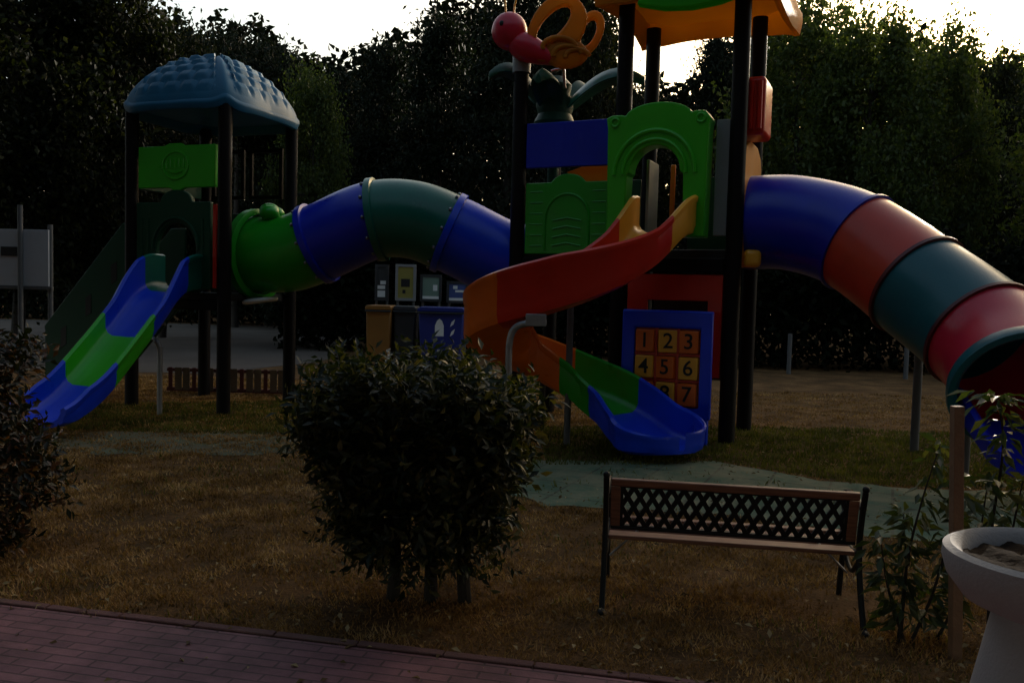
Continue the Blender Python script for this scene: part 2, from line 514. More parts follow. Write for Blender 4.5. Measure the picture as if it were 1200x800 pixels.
def fast_mesh(name, verts, tris, mat, parent=None):
    me = bpy.data.meshes.new(name)
    nv, nf = len(verts), len(tris)
    me.vertices.add(nv); me.vertices.foreach_set('co', np.asarray(verts, np.float32).ravel())
    me.loops.add(nf * 3); me.loops.foreach_set('vertex_index', np.asarray(tris, np.int32).ravel())
    me.polygons.add(nf); me.polygons.foreach_set('loop_start', np.arange(0, nf * 3, 3, dtype=np.int32))
    me.update(calc_edges=True); me.validate()
    me.materials.append(mat)
    o = bpy.data.objects.new(name, me); COL.objects.link(o)
    if parent: o.parent = parent
    return o


def unit(a):
    return a / (np.linalg.norm(a, axis=1, keepdims=True) + 1e-9)


def leaf_geo(c, d, n, L, W, fold=0.15):
    """one folded, pointed leaf (two triangles sharing the midrib) per row"""
    s = unit(np.cross(d, n)); n = np.cross(s, d)
    L = L[:, None]; W = W[:, None]
    base = c; tip = c + d * L - n * L * 0.12
    left = c + d * L * 0.45 - s * W * 0.5 + n * W * fold
    right = c + d * L * 0.45 + s * W * 0.5 + n * W * fold
    v = np.stack([base, left, tip, right], 1).reshape(-1, 3)
    k = np.arange(len(c)) * 4
    t = np.stack([np.stack([k, k + 2, k + 1], 1), np.stack([k, k + 3, k + 2], 1)], 1).reshape(-1, 3)
    return v, t


def rand_dirs(n, zb=0.0):
    a = rng.normal(size=(n, 3)); a[:, 2] += zb
    return unit(a)


# ------------------------------------------------------------------ world, sun
SUN_EL, SUN_AZ = R(16), R(32)          # behind the trees, to the right of the view
w = bpy.data.worlds.new('World'); scene.world = w
w.use_nodes = True
nt = w.node_tree
bg = nt.nodes['Background']
sky = nt.nodes.new('ShaderNodeTexSky')
sky.sky_type = 'NISHITA'
sky.sun_disc = False
sky.sun_elevation = SUN_EL
sky.sun_rotation = SUN_AZ
sky.air_density = 1.6
sky.dust_density = 5.0
sky.ozone_density = 1.0
tcw = nt.nodes.new('ShaderNodeTexCoord')
sep = nt.nodes.new('ShaderNodeSeparateXYZ'); nt.links.new(tcw.outputs['Generated'], sep.inputs[0])
mrw = nt.nodes.new('ShaderNodeMapRange'); mrw.interpolation_type = 'SMOOTHSTEP'
mrw.inputs['From Min'].default_value = 0.55; mrw.inputs['From Max'].default_value = 0.12
nt.links.new(sep.outputs['Z'], mrw.inputs['Value'])
nzw = nt.nodes.new('ShaderNodeTexNoise'); nzw.inputs['Scale'].default_value = 2.2; nzw.inputs['Detail'].default_value = 5
nt.links.new(tcw.outputs['Generated'], nzw.inputs['Vector'])
mrn = nt.nodes.new('ShaderNodeMapRange'); mrn.inputs['From Min'].default_value = 0.25; mrn.inputs['From Max'].default_value = 0.6
mrn.inputs['To Min'].default_value = 0.75
nt.links.new(nzw.outputs['Fac'], mrn.inputs['Value'])
mw = nt.nodes.new('ShaderNodeMath'); mw.operation = 'MULTIPLY'
nt.links.new(mrw.outputs[0], mw.inputs[0]); nt.links.new(mrn.outputs[0], mw.inputs[1])
cl_ = nt.nodes.new('ShaderNodeMix'); cl_.data_type = 'RGBA'; cl_.blend_type = 'ADD'
nt.links.new(mw.outputs[0], cl_.inputs[0])
nt.links.new(sky.outputs[0], cl_.inputs[6]); cl_.inputs[7].default_value = (1.25, 1.5, 1.8, 1)
nt.links.new(cl_.outputs[2], bg.inputs['Color'])
bg.inputs['Strength'].default_value = 0.12
sd = bpy.data.lights.new('sun', 'SUN'); sd.energy = 2.2; sd.angle = R(0.5); sd.color = (1.0, 0.92, 0.8)
so = bpy.data.objects.new('sun', sd); COL.objects.link(so)
sun_dir = Vector((math.sin(SUN_AZ) * math.cos(SUN_EL), math.cos(SUN_AZ) * math.cos(SUN_EL), math.sin(SUN_EL)))
so.rotation_euler = (-sun_dir).to_track_quat('-Z', 'Y').to_euler()
so.location = sun_dir * 60
scene.view_settings.view_transform = 'Standard'
scene.view_settings.look = 'None'
scene.view_settings.gamma = 1.0
scene.view_settings.use_curve_mapping = False
scene.view_settings.exposure = 0.95


# ------------------------------------------------------------------ ground
def sheet(name, pts, z, mat, label=None, kind='structure', origin=None, rz=0.0):
    o_ = Vector(origin) if origin is not None else Vector((0, 0, 0))
    rot = Matrix.Rotation(-rz, 3, 'Z')
    me = bpy.data.meshes.new(name)
    me.from_pydata([rot @ (Vector((p[0], p[1], 0)) - Vector((o_.x, o_.y, 0))) for p in pts], [], [tuple(range(len(pts)))])
    me.materials.append(mat)
    o = bpy.data.objects.new(name, me); COL.objects.link(o)
    o.location = (o_.x, o_.y, z); o.rotation_euler = (0, 0, rz)
    o['kind'] = kind
    return o


sheet('ground', [(-250, -250), (250, -250), (250, 400), (-250, 400)], 0, M['ground'])


def ragged(pts, amp, step=0.12, seed=1):
    rr = random.Random(seed)
    out = []
    n = len(pts)
    for i in range(n):
        a, b = Vector(pts[i][:2]), Vector(pts[(i + 1) % n][:2])
        k = max(2, int((b - a).length / step))
        nn = Vector((-(b - a).y, (b - a).x)).normalized()
        for j in range(k):
            p = a.lerp(b, j / k) + nn * rr.gauss(0, amp)
            out.append((p.x, p.y))
    return out


# brick pavement in the lower left corner: a real slab, just proud of the lawn
PA, PB = G(0, 713), G(750, 804)
pd = (PB - PA); pd.z = 0; pd.normalize()
pang = math.atan2(pd.y, pd.x)
pn = Vector((pd.y, -pd.x, 0))           # towards the camera
p0, p1 = PA - pd * 8, PB + pd * 10
mb = MB()
c = (p0 + p1) / 2 + pn * 2.5
rot = Matrix.Rotation(pang, 3, 'Z')
mb.box((0, 0, 0.012), ((p1 - p0).length, 5.0, 0.024))
o = mb.build('pavement', M['paver'], None, smooth=False, bevel=0.006, segs=2)
o.location = (c.x, c.y, 0); o.rotation_euler = (0, 0, pang); o['kind'] = 'structure'

mb = MB()
for k in range(46):
    x = -9 + k * 0.402
    mb.box((x, 0.004 * math.sin(k * 2.1), 0.004 + 0.0015 * (k % 3)), (0.396, 0.05, 0.045))
o = mb.build('kerb_strip', M['kerb'], None, smooth=False, bevel=0.005, segs=2)
q = PA + pd * 1.0 - pn * 0.040
o.location = (q.x, q.y, 0); o.rotation_euler = (0, 0, pang); o['kind'] = 'structure'

# worn green rubber tiles between the bench and the play towers
mat_pts = [G(560, 532), G(640, 540), G(730, 541), G(840, 540), G(960, 563), G(1060, 572), G(1180, 575), G(1300, 580),
           G(1300, 625), G(1190, 640), G(1080, 634), G(1000, 628), G(860, 604), G(720, 597), G(640, 592), G(540, 572)]
sheet('safety_mat', ragged(mat_pts, 0.03, 0.14, 3), 0.006, M['rubber'], origin=(1.0, 7.0), rz=R(-24))
mat_left = [G(60, 508), G(250, 503), G(340, 508), G(420, 520), G(330, 532), G(180, 533), G(70, 531)]
sheet('safety_mat', ragged(mat_left, 0.05, 0.10, 8), 0.006, M['rubberworn'], origin=(-3.4, 8.6), rz=R(-24))
# bare earth beyond the towers, at the right, and the pale lot at the left
dp = [G(885, 447), G(1010, 449), G(1200, 455), G(1500, 470), G(1500, 530), G(1200, 527), G(1050, 513), G(960, 505), G(880, 498), G(700, 470), G(600, 462), G(620, 448)]
sheet('bare_earth', ragged(dp, 0.10, 0.3, 4), 0.005, M['dirt'])
lot = [(-60, 17.6), (-5.6, 15.5), (-4.3, 18.5), (-5.0, 36), (-60, 36)]
sheet('parking_lot', ragged(lot, 0.05, 0.6, 5), 0.008, M['asphalt'])


# ------------------------------------------------------------------ play structure
PD = 0.085


def post_mb(x, y, z1, r=PD):
    mb = MB()
    mb.tube([(x, y, 0), (x, y, z1)], r, 20)
    return mb


def bolt_mesh():
    mb = MB(); mb.ball((0, 0, 0), 0.022, n=10, m=6)
    return mb


def bolts(parent, pts, mat):
    first = None
    for p in pts:
        if first is None:
            first = bolt_mesh().build('bolt', mat, parent)
            first.location = p
        else:
            b = first.copy(); COL.objects.link(b); b.parent = parent; b.location = p


def dome_roof(hx, hy, h, tile=True, lobes=True, n=84, rim=0.22):
    """four sided plastic dome with rounded hips, tile relief and a hanging rim"""
    mb = MB()
    N = n
    vs = []
    for i in range(N + 1):
        for j in range(N + 1):
            a, b = 2 * i / N - 1, 2 * j / N - 1
            # denser near the hips
            r = max(abs(a), abs(b))
            t = 0 if r < 1e-6 else min(abs(a), abs(b)) / r
            z = h * (1 - r ** 1.9) ** 0.76 if r < 1 else 0
            hip = math.exp(-((1 - t) / 0.20) ** 2) * min(1, r * 3)
            z += 0.075 * hip * (0.4 + 0.6 * r)
            x, y = a * hx, b * hy
            sgn = 1.0
            if tile and r > 0.14 and r < 0.95 and t < 0.78:
                tt = (t if (a * b >= 0) else -t) * r * 3.6 + 0.5
                rr = (1 - r) * 7.5
                row = math.floor(rr)
                fx = (tt + 0.5 * (row % 2)) % 1.0
                fr = rr % 1.0
                bump = 0.075 * min(1, fr / 0.30) * (1 - 0.55 * fr) * min(1, min(fx, 1 - fx) / 0.24)
                z += bump
            # pull the outline in at the middle of each side, out at the corners
            k = (1 + t ** 3.4) ** (-1 / 3.4) * (1 - 0.05 * (1 - t) * r ** 3) if tile else 1 + (0.07 * t ** 3 - 0.02) * r ** 4
            vs.append((x * k, y * k, z))
    fs = []
    for i in range(N):
        for j in range(N):
            q = i * (N + 1) + j
            fs.append((q, q + N + 1, q + N + 2, q + 1))
    mb.add(vs, fs)
    # rim hanging from the edge, rolled inwards
    edge = [i * (N + 1) for i in range(N + 1)] + [N * (N + 1) + j for j in range(1, N + 1)] + [i * (N + 1) + N for i in range(N - 1, -1, -1)] + [j for j in range(N - 1, 0, -1)]
    rings = []
    prof = [(1.0, 0), (1.03, -0.04), (1.035, -rim * 0.5), (1.01, -rim), (0.96, -rim * 1.05), (0.9, -rim * 0.7), (0.86, -0.02)]
    for s, dz in prof:
        rg = []
        for e in edge:
            x, y, z = vs[e]
            t = min(abs(x) / hx, abs(y) / hy)
            rg.append((x * s, y * s, z + dz * (0.72 + 0.42 * t ** 3) + (0.0)))
        rings.append(rg)
    mb.loft(rings, True, False)
    # ceiling inside
    rg = rings[-1]
    mb.add(rg, [tuple(range(len(rg)))])
    return mb


# ---- small tower with the blue roof (left)
TA = R(-20)
T1 = thing('play_tower', 'small play tower with blue tiled dome roof and black posts behind the left slide', 'play tower', (-5.0, 11.2, 0), TA)
SX, SY = 1.47, 1.40
for (x, y) in ((0, 0), (SX, 0), (0, SY), (SX, SY)):
    post_mb(x, y, 3.86).build('post', M['post'], T1)
rf = dome_roof(SX / 2 + 0.22, SY / 2 + 0.22, 0.72, n=132, rim=0.15)
rfo = rf.build('roof', M['roofblue'], T1, loc=(SX / 2, SY / 2, 3.90))
MB().box((SX / 2, SY / 2, 1.47), (SX - 0.1, SY - 0.1, 0.10)).build('deck', M['black'], T1, bevel=0.01)
MB().box((SX / 2, 0.0, 1.36), (SX - 0.18, 0.06, 0.12)).build('deck_beam', M['post'], T1, bevel=0.01)
# bright green sign panel under the roof
pm = MB()
pm.prism([(0.13, 2.84), (0.62, 2.84), (0.70, 2.805), (0.80, 2.805), (0.88, 2.84), (SX - 0.13, 2.84), (SX - 0.13, 3.37), (0.86, 3.37), (0.80, 3.40), (0.62, 3.40), (0.56, 3.37), (0.13, 3.37)], -0.03, 0.03)
pnl = pm.build('sign_panel', M['lime'], T1, bevel=0.012)
rm = MB()
rm.tube([(0.735 + 0.20 * math.cos(2 * PI * k / 28), -0.034, 3.12 + 0.17 * math.sin(2 * PI * k / 28)) for k in range(29)], 0.013, 8)
for dx in (-0.13, -0.065, 0.0, 0.065, 0.13):
    rm.tube([(0.735 + dx, -0.034, 3.09), (0.735 + dx, -0.034, 3.20)], 0.011, 8)
rm.tube([(0.735 - 0.11, -0.034, 3.05), (0.735, -0.034, 3.02), (0.735 + 0.11, -0.034, 3.05)], 0.011, 8)
rm.build('panel_relief', M['lime'], pnl)
# green arched entrance panel above the slide
pl = [(0.10, 1.56), (0.42, 1.56), (0.42, 2.06)] + arc(0.735, 2.06, 0.315, 0.34, 180, 0, 12)[1:-1] + [(1.05, 2.06), (1.05, 1.56), (SX - 0.2, 1.56), (SX - 0.2, 2.66), (1.16, 2.66)] + arc(0.735, 2.66, 0.25, 0.16, 0, 180, 10) + [(0.30, 2.66), (0.10, 2.66)]
pa = MB().prism(pl, -0.03, 0.04).build('entrance_panel', M['deepgreen'], T1, bevel=0.015)
sl = MB()
for dx in (0.2, 0.3, 1.16):
    sl.tube([(dx, -0.034, 1.75), (dx, -0.034, 2.45)], 0.014, 8)
sl.tube([(0.735 + 0.36 * math.cos(R(180 - a)), -0.036, 2.06 + 0.40 * math.sin(R(180 - a))) for a in range(0, 181, 12)], 0.018, 8)
sl.build('panel_relief', M['deepgreen'], pa)
MB().box((SX - 0.135, 0.0, 2.10), (0.06, 0.05, 1.05)).build('edge_strip', M['red'], T1, bevel=0.01)
# dark window frames of the far side panel
fm = MB()
for x0 in (0.14, 0.78):
    fm.ring([(x0, 2.85), (x0 + 0.55, 2.85), (x0 + 0.55, 3.55), (x0, 3.55)], [(x0 + 0.05, 2.9), (x0 + 0.5, 2.9), (x0 + 0.5, 3.5), (x0 + 0.05, 3.5)], SY - 0.02, SY + 0.02)
fm.build('window_frame', M['post'], T1, smooth=False)
MB().box((SX / 2, SY, 2.1), (SX - 0.2, 0.05, 1.1)).build('rear_panel', M['deepgreen'], T1, bevel=0.01)
MB().box((0, SY / 2, 3.05), (0.05, SY - 0.2, 0.40)).build('side_panel', M['deepgreen'], T1, bevel=0.01)
# stair with green side boards, running down to the left of the tower
st = thing('play_stair', 'dark green play stair with slotted side boards rising to the small blue roofed tower', 'stair', (-5.0, 11.2, 0), TA)
for yy in (0.22, 1.12):
    sd_ = [(-1.75, 0.02), (-1.45, 0.02), (0.0 - 0.1, 1.38), (-0.1, 2.42), (-0.35, 2.42), (-1.75, 1.0)]
    bd = MB().prism(sd_, yy - 0.02, yy + 0.02).build('side_board', M['deepgreen'], st, bevel=0.01)
    for (sx_, sz_) in ((-1.4, 0.85), (-0.95, 1.3), (-0.5, 1.75)):
        MB().prism([(sx_ - 0.05, sz_ - 0.16), (sx_ + 0.05, sz_ - 0.10), (sx_ + 0.05, sz_ + 0.16), (sx_ - 0.05, sz_ + 0.10)], yy - 0.024, yy + 0.024).build('slot', M['black'], bd, smooth=False)
for k in range(5):
    MB().box((-1.5 + k * 0.31, 0.67, 0.26 + k * 0.26), (0.30, 0.85, 0.05)).build('tread', M['black'], st, bevel=0.008)


# ---- straight slide of the small tower
def u_prof(wd, hl, hr, th=0.045, rim=0.035):
    """U section, closed outline in (lateral, up); the floor's middle is the origin"""
    a = wd / 2
    pts = []
    inn = [(-a, hl), (-a, 0.10), (-a + 0.03, 0.045), (-a + 0.09, 0.01), (0, 0), (a - 0.09, 0.01), (a - 0.03, 0.045), (a, 0.10), (a, hr)]
    out = [(a + rim, hr + 0.02), (a + rim * 1.8, hr), (a + rim * 1.7, hr - 0.05), (a + th, hr - 0.07), (a + th, 0.09), (a + 0.02, 0.0), (a - 0.08, -th), (0, -th - 0.01), (-a + 0.08, -th), (-a - 0.02, 0.0), (-a - th, 0.09), (-a - th, hl - 0.07), (-a - rim * 1.7, hl - 0.05), (-a - rim * 1.8, hl), (-a - rim, hl + 0.02)]
    return inn + out


def channel(path, prof_fn, cuts, mats, parent, labels, name='slide_section'):
    n = len(path)
    rings = []
    for i, p in enumerate(path):
        t = path[min(i + 1, n - 1)] - path[max(i - 1, 0)]
        th = Vector((t.x, t.y, 0)).normalized()
        lat = Vector((th.y, -th.x, 0))      # to the right of travel
        rings.append([p + lat * a + Vector((0, 0, 1)) * b for a, b in prof_fn(i / (n - 1))])
    outs = []
    for k in range(len(cuts) - 1):
        i0, i1 = int(cuts[k] * (n - 1)), int(cuts[k + 1] * (n - 1))
        mb = MB().loft(rings[i0:i1 + 1], True, True)
        outs.append(mb.build(name, mats[k], parent, label=labels[k]))
    return rings, outs


S1 = thing('straight_slide', 'blue and green banded straight slide coming down from the small tower at the left', 'slide', (0, 0, 0))
pth = cr([(-4.22, 10.98, 1.56), (-4.30, 10.72, 1.55), (-4.38, 10.45, 1.42), (-4.46, 10.05, 1.08), (-4.56, 9.60, 0.70), (-4.66, 9.15, 0.36), (-4.75, 8.80, 0.20), (-4.80, 8.55, 0.19)], 8)


def prof_s1(t):
    hgt = 0.26 + (0.16 if t < 0.25 else 0.16 * max(0, 1 - (t - 0.25) / 0.15)) - (0.12 * max(0, (t - 0.8) / 0.2))
    return u_prof(0.60, hgt, hgt)


channel(pth, prof_s1, [0, 0.20, 0.48, 0.67, 1.0], [M['teal2'], M['blue'], M['lime'], M['blue']], S1,
        ['teal top section', 'upper blue section', 'bright green section', 'lower blue section'])
sp = MB()
sp.tube([G(187, 486), Vector((G(187, 486).x, G(187, 486).y, 0.85))], 0.032, 14)
sp.build('support_leg', M['steel'], S1)
q = G(187, 486)
MB().tube(cr([(q.x, q.y, 0.80), (q.x - 0.05, q.y, 0.92), (q.x - 0.2, q.y + 0.05, 0.93), (-4.55, 9.75, 0.74)], 6), 0.028, 12).build('support_arm', M['steel'], S1)

# ---- crawl tunnel between the towers
TR = 0.50


def tube_sections(path, r, cuts, mats, parent, labels, name, th=0.025, n=44, ringmat=None, ring_r=0.045, bolt=True, rw=0.05, ringmats=None):
    N = len(path)
    tz = Vector((0, 0, 1))
    frames = []
    for i, p in enumerate(path):
        t = (path[min(i + 1, N - 1)] - path[max(i - 1, 0)]).normalized()
        a = t.cross(tz).normalized(); b = a.cross(t).normalized()
        frames.append((p, t, a, b))

    def circ(fr, rad, off=0.0):
        p, t, a, b = fr
        return [p + t * off + (a * math.cos(2 * PI * k / n) + b * math.sin(2 * PI * k / n)) * rad for k in range(n)]
    for k in range(len(cuts) - 1):
        i0, i1 = int(round(cuts[k] * (N - 1))), int(round(cuts[k + 1] * (N - 1)))
        outer = [circ(frames[i], r) for i in range(i0, i1 + 1)]
        inner = [circ(frames[i], r - th) for i in range(i1, i0 - 1, -1)]
        mb = MB().loft(outer + inner + [outer[0]], True, False)
        mb.build(name, mats[k], parent, label=labels[k])
    for k in range(len(cuts)):
        if k == 0: continue
        i = int(round(cuts[k] * (N - 1)))
        fr = frames[i]
        last = k == len(cuts) - 1
        if last and ringmat is None: continue
        mats_k = mats[min(k, len(mats) - 1)] if ringmat is None else ringmat
        if ringmats: mats_k = ringmats[k - 1]
        w_ = rw
        mb = MB().loft([circ(fr, r + 0.002, -w_), circ(fr, r + ring_r, -w_ * 0.8), circ(fr, r + ring_r, w_ * 0.8), circ(fr, r + 0.002, w_), circ(fr, r - 0.01, 0), circ(fr, r + 0.002, -w_)], True, False)
        rg = mb.build('coupling_ring', mats_k, parent)
        if bolt and not last:
            p, t, a, b = fr
            bolts(rg, [p - t * 0.075 + (a * math.cos(2 * PI * j / 12) + b * math.sin(2 * PI * j / 12)) * (r + 0.012) for j in range(12)], M['steel'])
    return frames


C1 = thing('crawl_tunnel', 'arched crawl tunnel of green, navy, teal and blue plastic sections joining the two towers', 'tunnel')
cp = cr([(-3.46, 11.40, 2.04), (-2.95, 11.26, 2.06), (-2.50, 11.16, 2.22), (-1.85, 11.08, 2.50), (-1.30, 11.06, 2.52), (-0.78, 11.07, 2.34), (-0.20, 11.09, 2.08), (0.26, 11.10, 1.98)], 8)
tube_sections(cp, TR, [0, 0.27, 0.44, 0.70, 1.0], [M['green'], M['navy'], M['teal2'], M['blue']], C1,
              ['green lower section', 'navy blue section', 'dark teal crown section', 'blue section'], 'tunnel_section', ring_r=0.04)
# moulded green collar where the tunnel leaves the small tower
cl = MB()
for dy, dz in ((0, 0.56), (0.12, 0.53), (-0.14, 0.52)):
    cl.ball((-3.22 + abs(dy) * 0.3, 11.25 + dy, 2.05 + dz), 0.13, 0.13, 0.10, 16, 10)
cl.build('collar_lobes', M['green'], C1)
cf = MB()
rgs = []
for s_, off in ((0.53, -0.06), (0.60, -0.05), (0.60, 0.05), (0.53, 0.07)):
    ct = Vector((-3.40, 11.38, 2.04)); tt = Vector((0.92, -0.38, 0)); aa = Vector((0.38, 0.92, 0))
    rgs.append([ct + tt * off + (aa * math.cos(2 * PI * k / 40) + Vector((0, 0, 1)) * math.sin(2 * PI * k / 40)) * s_ for k in range(40)])
cf.loft(rgs + [rgs[0]], True, False)
cf.build('collar', M['green'], C1)

q = P(305, 352, 11.25)  # pale ring and dome added as a bubble window under the tunnel
MB().tube([(q.x + 0.20 * math.cos(2 * PI * k / 32), q.y + 0.20 * math.sin(2 * PI * k / 32), q.z + 0.03 * math.cos(2 * PI * k / 32)) for k in range(33)], 0.03, 10).build('drain_ring', M['whitep'], C1)
MB().lathe([(0.0, -0.03), (0.12, -0.02), (0.18, 0.03), (0.0, 0.05)], (q.x, q.y, q.z), 28).build('drain_dome', M['grey'], C1)

# ---- large tower (two bays)
LA = math.atan2(-0.55, 1.2)
T2 = thing('play_tower', 'large play tower with orange roof and green arched hood right of centre', 'play tower', (1.23, 10.05, 0), LA)
LX, LY = 1.32, 1.15
for (x, y, z) in ((0, 0, 5.02), (LX, 0, 5.02), (0, LY, 5.02), (LX, LY, 5.02), (-LX, 0, 4.42), (-LX, LY, 4.1)):
    post_mb(x, y, z, 0.092).build('post', M['post'], T2)
MB().lathe([(0.1, 4.30), (0.112, 4.30), (0.112, 4.50), (0.09, 4.53), (0.0, 4.54)], (-LX, 0, 0), 24).build('post_cap', M['grey'], T2)
# orange roof, seen from below, with a green moulded shield on its rim
orf = dome_roof(LX / 2 + 0.28, LY / 2 + 0.30, 0.85, tile=False, n=56, rim=0.26)
oro = orf.build('roof', M['orangeroof'], T2, loc=(LX / 2 + 0.09, LY / 2 - 0.05, 5.09))
gs = MB()
gs.prism([(-0.60, -0.10)] + [(-0.52, 0.05), (-0.34, 0.17), (0, 0.24), (0.34, 0.17), (0.52, 0.05)] + [(0.60, -0.10), (0.30, -0.18), (0, -0.205), (-0.30, -0.18)], -0.08, 0.05)
gso = gs.build('roof_shield', M['limeglow'], oro, bevel=0.03, loc=(0.10, -(LY / 2 + 0.30) * 1.04 - 0.03, -0.20))
# decks
for x0 in (0, -LX):
    MB().box((x0 + LX / 2, LY / 2, 2.10), (LX - 0.1, LY - 0.06, 0.12)).build('deck', M['black'], T2, bevel=0.01)
    MB().box((x0 + LX / 2, -0.02, 1.98), (LX - 0.2, 0.07, 0.16)).build('deck_beam', M['post'], T2, bevel=0.01)
# bay 2 front: blue board above, orange hood edge, green relief panel
MB().box((-LX / 2, 0, 3.41), (LX - 0.20, 0.05, 0.54)).build('upper_board', M['navy'], T2, bevel=0.012)
ow = MB().prism([(-0.72, 3.09), (-0.52, 3.15), (-0.36, 3.19), (-0.06, 3.19), (-0.06, 2.90), (-0.42, 2.90)], 0.06, 0.14)
ow.build('orange_hood', M['orangeroof'], T2, bevel=0.012)
gp = [(-LX + 0.11, 2.10), (-0.11, 2.10), (-0.11, 2.96), (-0.44, 2.96)] + arc(-0.66, 2.96, 0.20, 0.10, 0, 180, 10)[1:-1] + [(-0.88, 2.96), (-LX + 0.11, 2.96)]
gpo = MB().prism(gp, -0.025, 0.03).build('front_panel', M['green'], T2, bevel=0.012)
rl = MB()
for k in range(6):
    z = 2.20 + k * 0.13
    rl.tube([(-LX + 0.18, -0.026, z), (-0.98, -0.026, z)], 0.009, 6)
    rl.tube([(-0.34, -0.026, z), (-0.18, -0.026, z)], 0.009, 6)
rl.tube([(-0.66 + 0.28 * math.cos(R(180 - a)), -0.028, 2.52 + 0.30 * math.sin(R(180 - a))) for a in range(0, 181, 12)], 0.016, 8)
rl.tube([(-0.94, -0.028, 2.52), (-0.94, -0.028, 2.15)], 0.014, 8)
rl.tube([(-0.38, -0.028, 2.52), (-0.38, -0.028, 2.15)], 0.014, 8)
for k in range(4):
    rl.tube([(-0.84, -0.028, 2.20 + k * 0.1), (-0.66, -0.028, 2.235 + k * 0.1), (-0.48, -0.028, 2.20 + k * 0.1)], 0.012, 6)
rl.build('panel_relief', M['green'], gpo)
# bay 1 front: green arched hood, standing proud of the posts
hz = 2.28
hp = [(0.02, hz), (0.22, hz), (0.24, 2.98)] + arc(0.555, 3.0, 0.29, 0.30, 180, 0, 14) + [(0.88, 2.98), (0.90, hz), (1.13, hz), (1.15, 3.50), (1.17, 3.56), (1.10, 3.65), (0.98, 3.65)] + arc(0.58, 3.61, 0.38, 0.16, 10, 170, 12) + [(0.16, 3.65), (0.05, 3.65), (-0.02, 3.62), (0.0, 3.50)]
hood = MB().prism(hp, -0.30, -0.04).build('arched_hood', M['lime'], T2, bevel=0.035, loc=(-0.09, 0, 0))
hr = MB()
for rr_, th in ((0.36, 0.022), (0.46, 0.026)):
    hr.tube([(0.555 + rr_ * math.cos(R(180 - a)), -0.305, 2.98 + (rr_ + 0.02) * math.sin(R(180 - a))) for a in range(0, 181, 9)], th, 8)
for cx in (0.09, 1.06):
    hr.tube([(cx + 0.045 * math.cos(2 * PI * k / 18), -0.305, 3.565 + 0.045 * math.sin(2 * PI * k / 18)) for k in range(19)], 0.016, 8)
hr.build('hood_relief', M['lime'], hood)
MB().box((1.16, -0.01, 2.95), (0.15, 0.035, 1.28)).build('grey_board', M['grey'], T2, bevel=0.01)
MB().box((0.30, 0.25, 2.72), (0.035, 0.42, 0.95)).build('inner_board', M['grey'], T2, bevel=0.01)
MB().box((0.43, 0.70, 2.85), (0.06, 0.03, 0.75)).build('orange_strip', M['orange'], T2, bevel=0.01)
MB().box((0.84, LY + 0.0, 2.65), (0.62, 0.04, 0.95)).build('rear_panel', M['deepgreen'], T2, bevel=0.01)
MB().box((-LX / 2, LY, 2.65), (LX - 0.2, 0.04, 0.95)).build('rear_panel', M['deepgreen'], T2, bevel=0.01)
# right side: barrier bars, red box panel
bar0 = None
for k in range(4):
    b_ = MB().tube([(LX, 0.16 + k * 0.06, 2.16), (LX, 0.16 + k * 0.06, 3.62)], 0.014, 8).build('barrier_bar', M['post'], T2)
MB().tube([(LX, 0.08, 3.64), (LX, LY - 0.08, 3.64)], 0.02, 10).build('top_rail', M['post'], T2)
rb = MB()
rb.box((LX + 0.10, 0.42, 3.76), (0.30, 0.55, 0.64))
rbo = rb.build('side_panel', M['red'], T2, bevel=0.05)
for xx in (0.01, 0.10, 0.19):
    MB().tube([(LX + xx, 0.14, 3.50), (LX + xx, 0.14, 4.02)], 0.032, 10).build('panel_rib', M['red'], rbo)
# ground level: red house frame on the front and on the right side
fr_o = [(0.12, 0.72), (1.22, 0.72), (1.22, 1.88), (0.12, 1.88)]
fr_i = [(0.36, 1.18), (1.06, 1.18), (1.06, 1.58), (0.36, 1.58)]
MB().ring(fr_o, fr_i, -0.02, 0.03).build('red_frame', M['red'], T2, bevel=0.012)
MB().box((LX, 0.24, 1.30), (0.05, 0.28, 1.16)).build('red_side_board', M['red'], T2, bevel=0.012)
MB().box((LX / 2, LY - 0.1, 1.25), (LX - 0.3, 0.04, 1.3)).build('back_board', M['black'], T2, bevel=0.01)
# number panel in front of the red frame
NP = thing('number_panel', 'blue framed number game panel with turning orange tiles under the red house frame', 'game panel', (1.23, 10.05, 0), LA)
u0, u1, z0, z1 = 0.17, 1.19, 0.28, 1.47
yN = -0.30
MB().ring([(u0, z0), (u1, z0), (u1, z1), (u0, z1)], [(u0 + 0.15, z0 + 0.12), (u1 - 0.13, z0 + 0.12), (u1 - 0.13, z1 - 0.2), (u0 + 0.15, z1 - 0.2)], yN - 0.04, yN + 0.04).build('frame', M['blue'], NP, bevel=0.02)
for sx_ in (u0 + 0.07, u1 - 0.07):
    MB().box((sx_, yN, 0.14), (0.10, 0.07, 0.30)).build('foot', M['blue'], NP, bevel=0.01)
ix0, ix1, iz0, iz1 = u0 + 0.15, u1 - 0.13, z0 + 0.12, z1 - 0.2
dig = ['1', '2', '3', '4', '5', '6', '9', '8', '7']
cw, chh = (ix1 - ix0) / 3, (iz1 - iz0) / 3
for r_ in range(3):
    for c_ in range(3):
        cx, cz = ix0 + cw * (c_ + 0.5), iz1 - chh * (r_ + 0.5)
        tl = MB()
        ang = {1: R(18), 4: R(-12), 5: R(3)}.get(r_ * 3 + c_, R(random.uniform(-4, 4)))
        ta, tb = cw * 0.43, 0.06
        tl.box((0, 0, 0), (cw * 0.86, 0.12, chh * 0.86))
        t_ = tl.build('number_tile', M['yellow'] if (r_ + c_) % 2 else M['orange'], NP, bevel=0.014, loc=(cx, yN, cz))
        t_.rotation_euler = (0, 0, ang)
        text('numeral', dig[r_ * 3 + c_], chh * 0.82, M['ink'], t_, (0, -0.0635, 0))
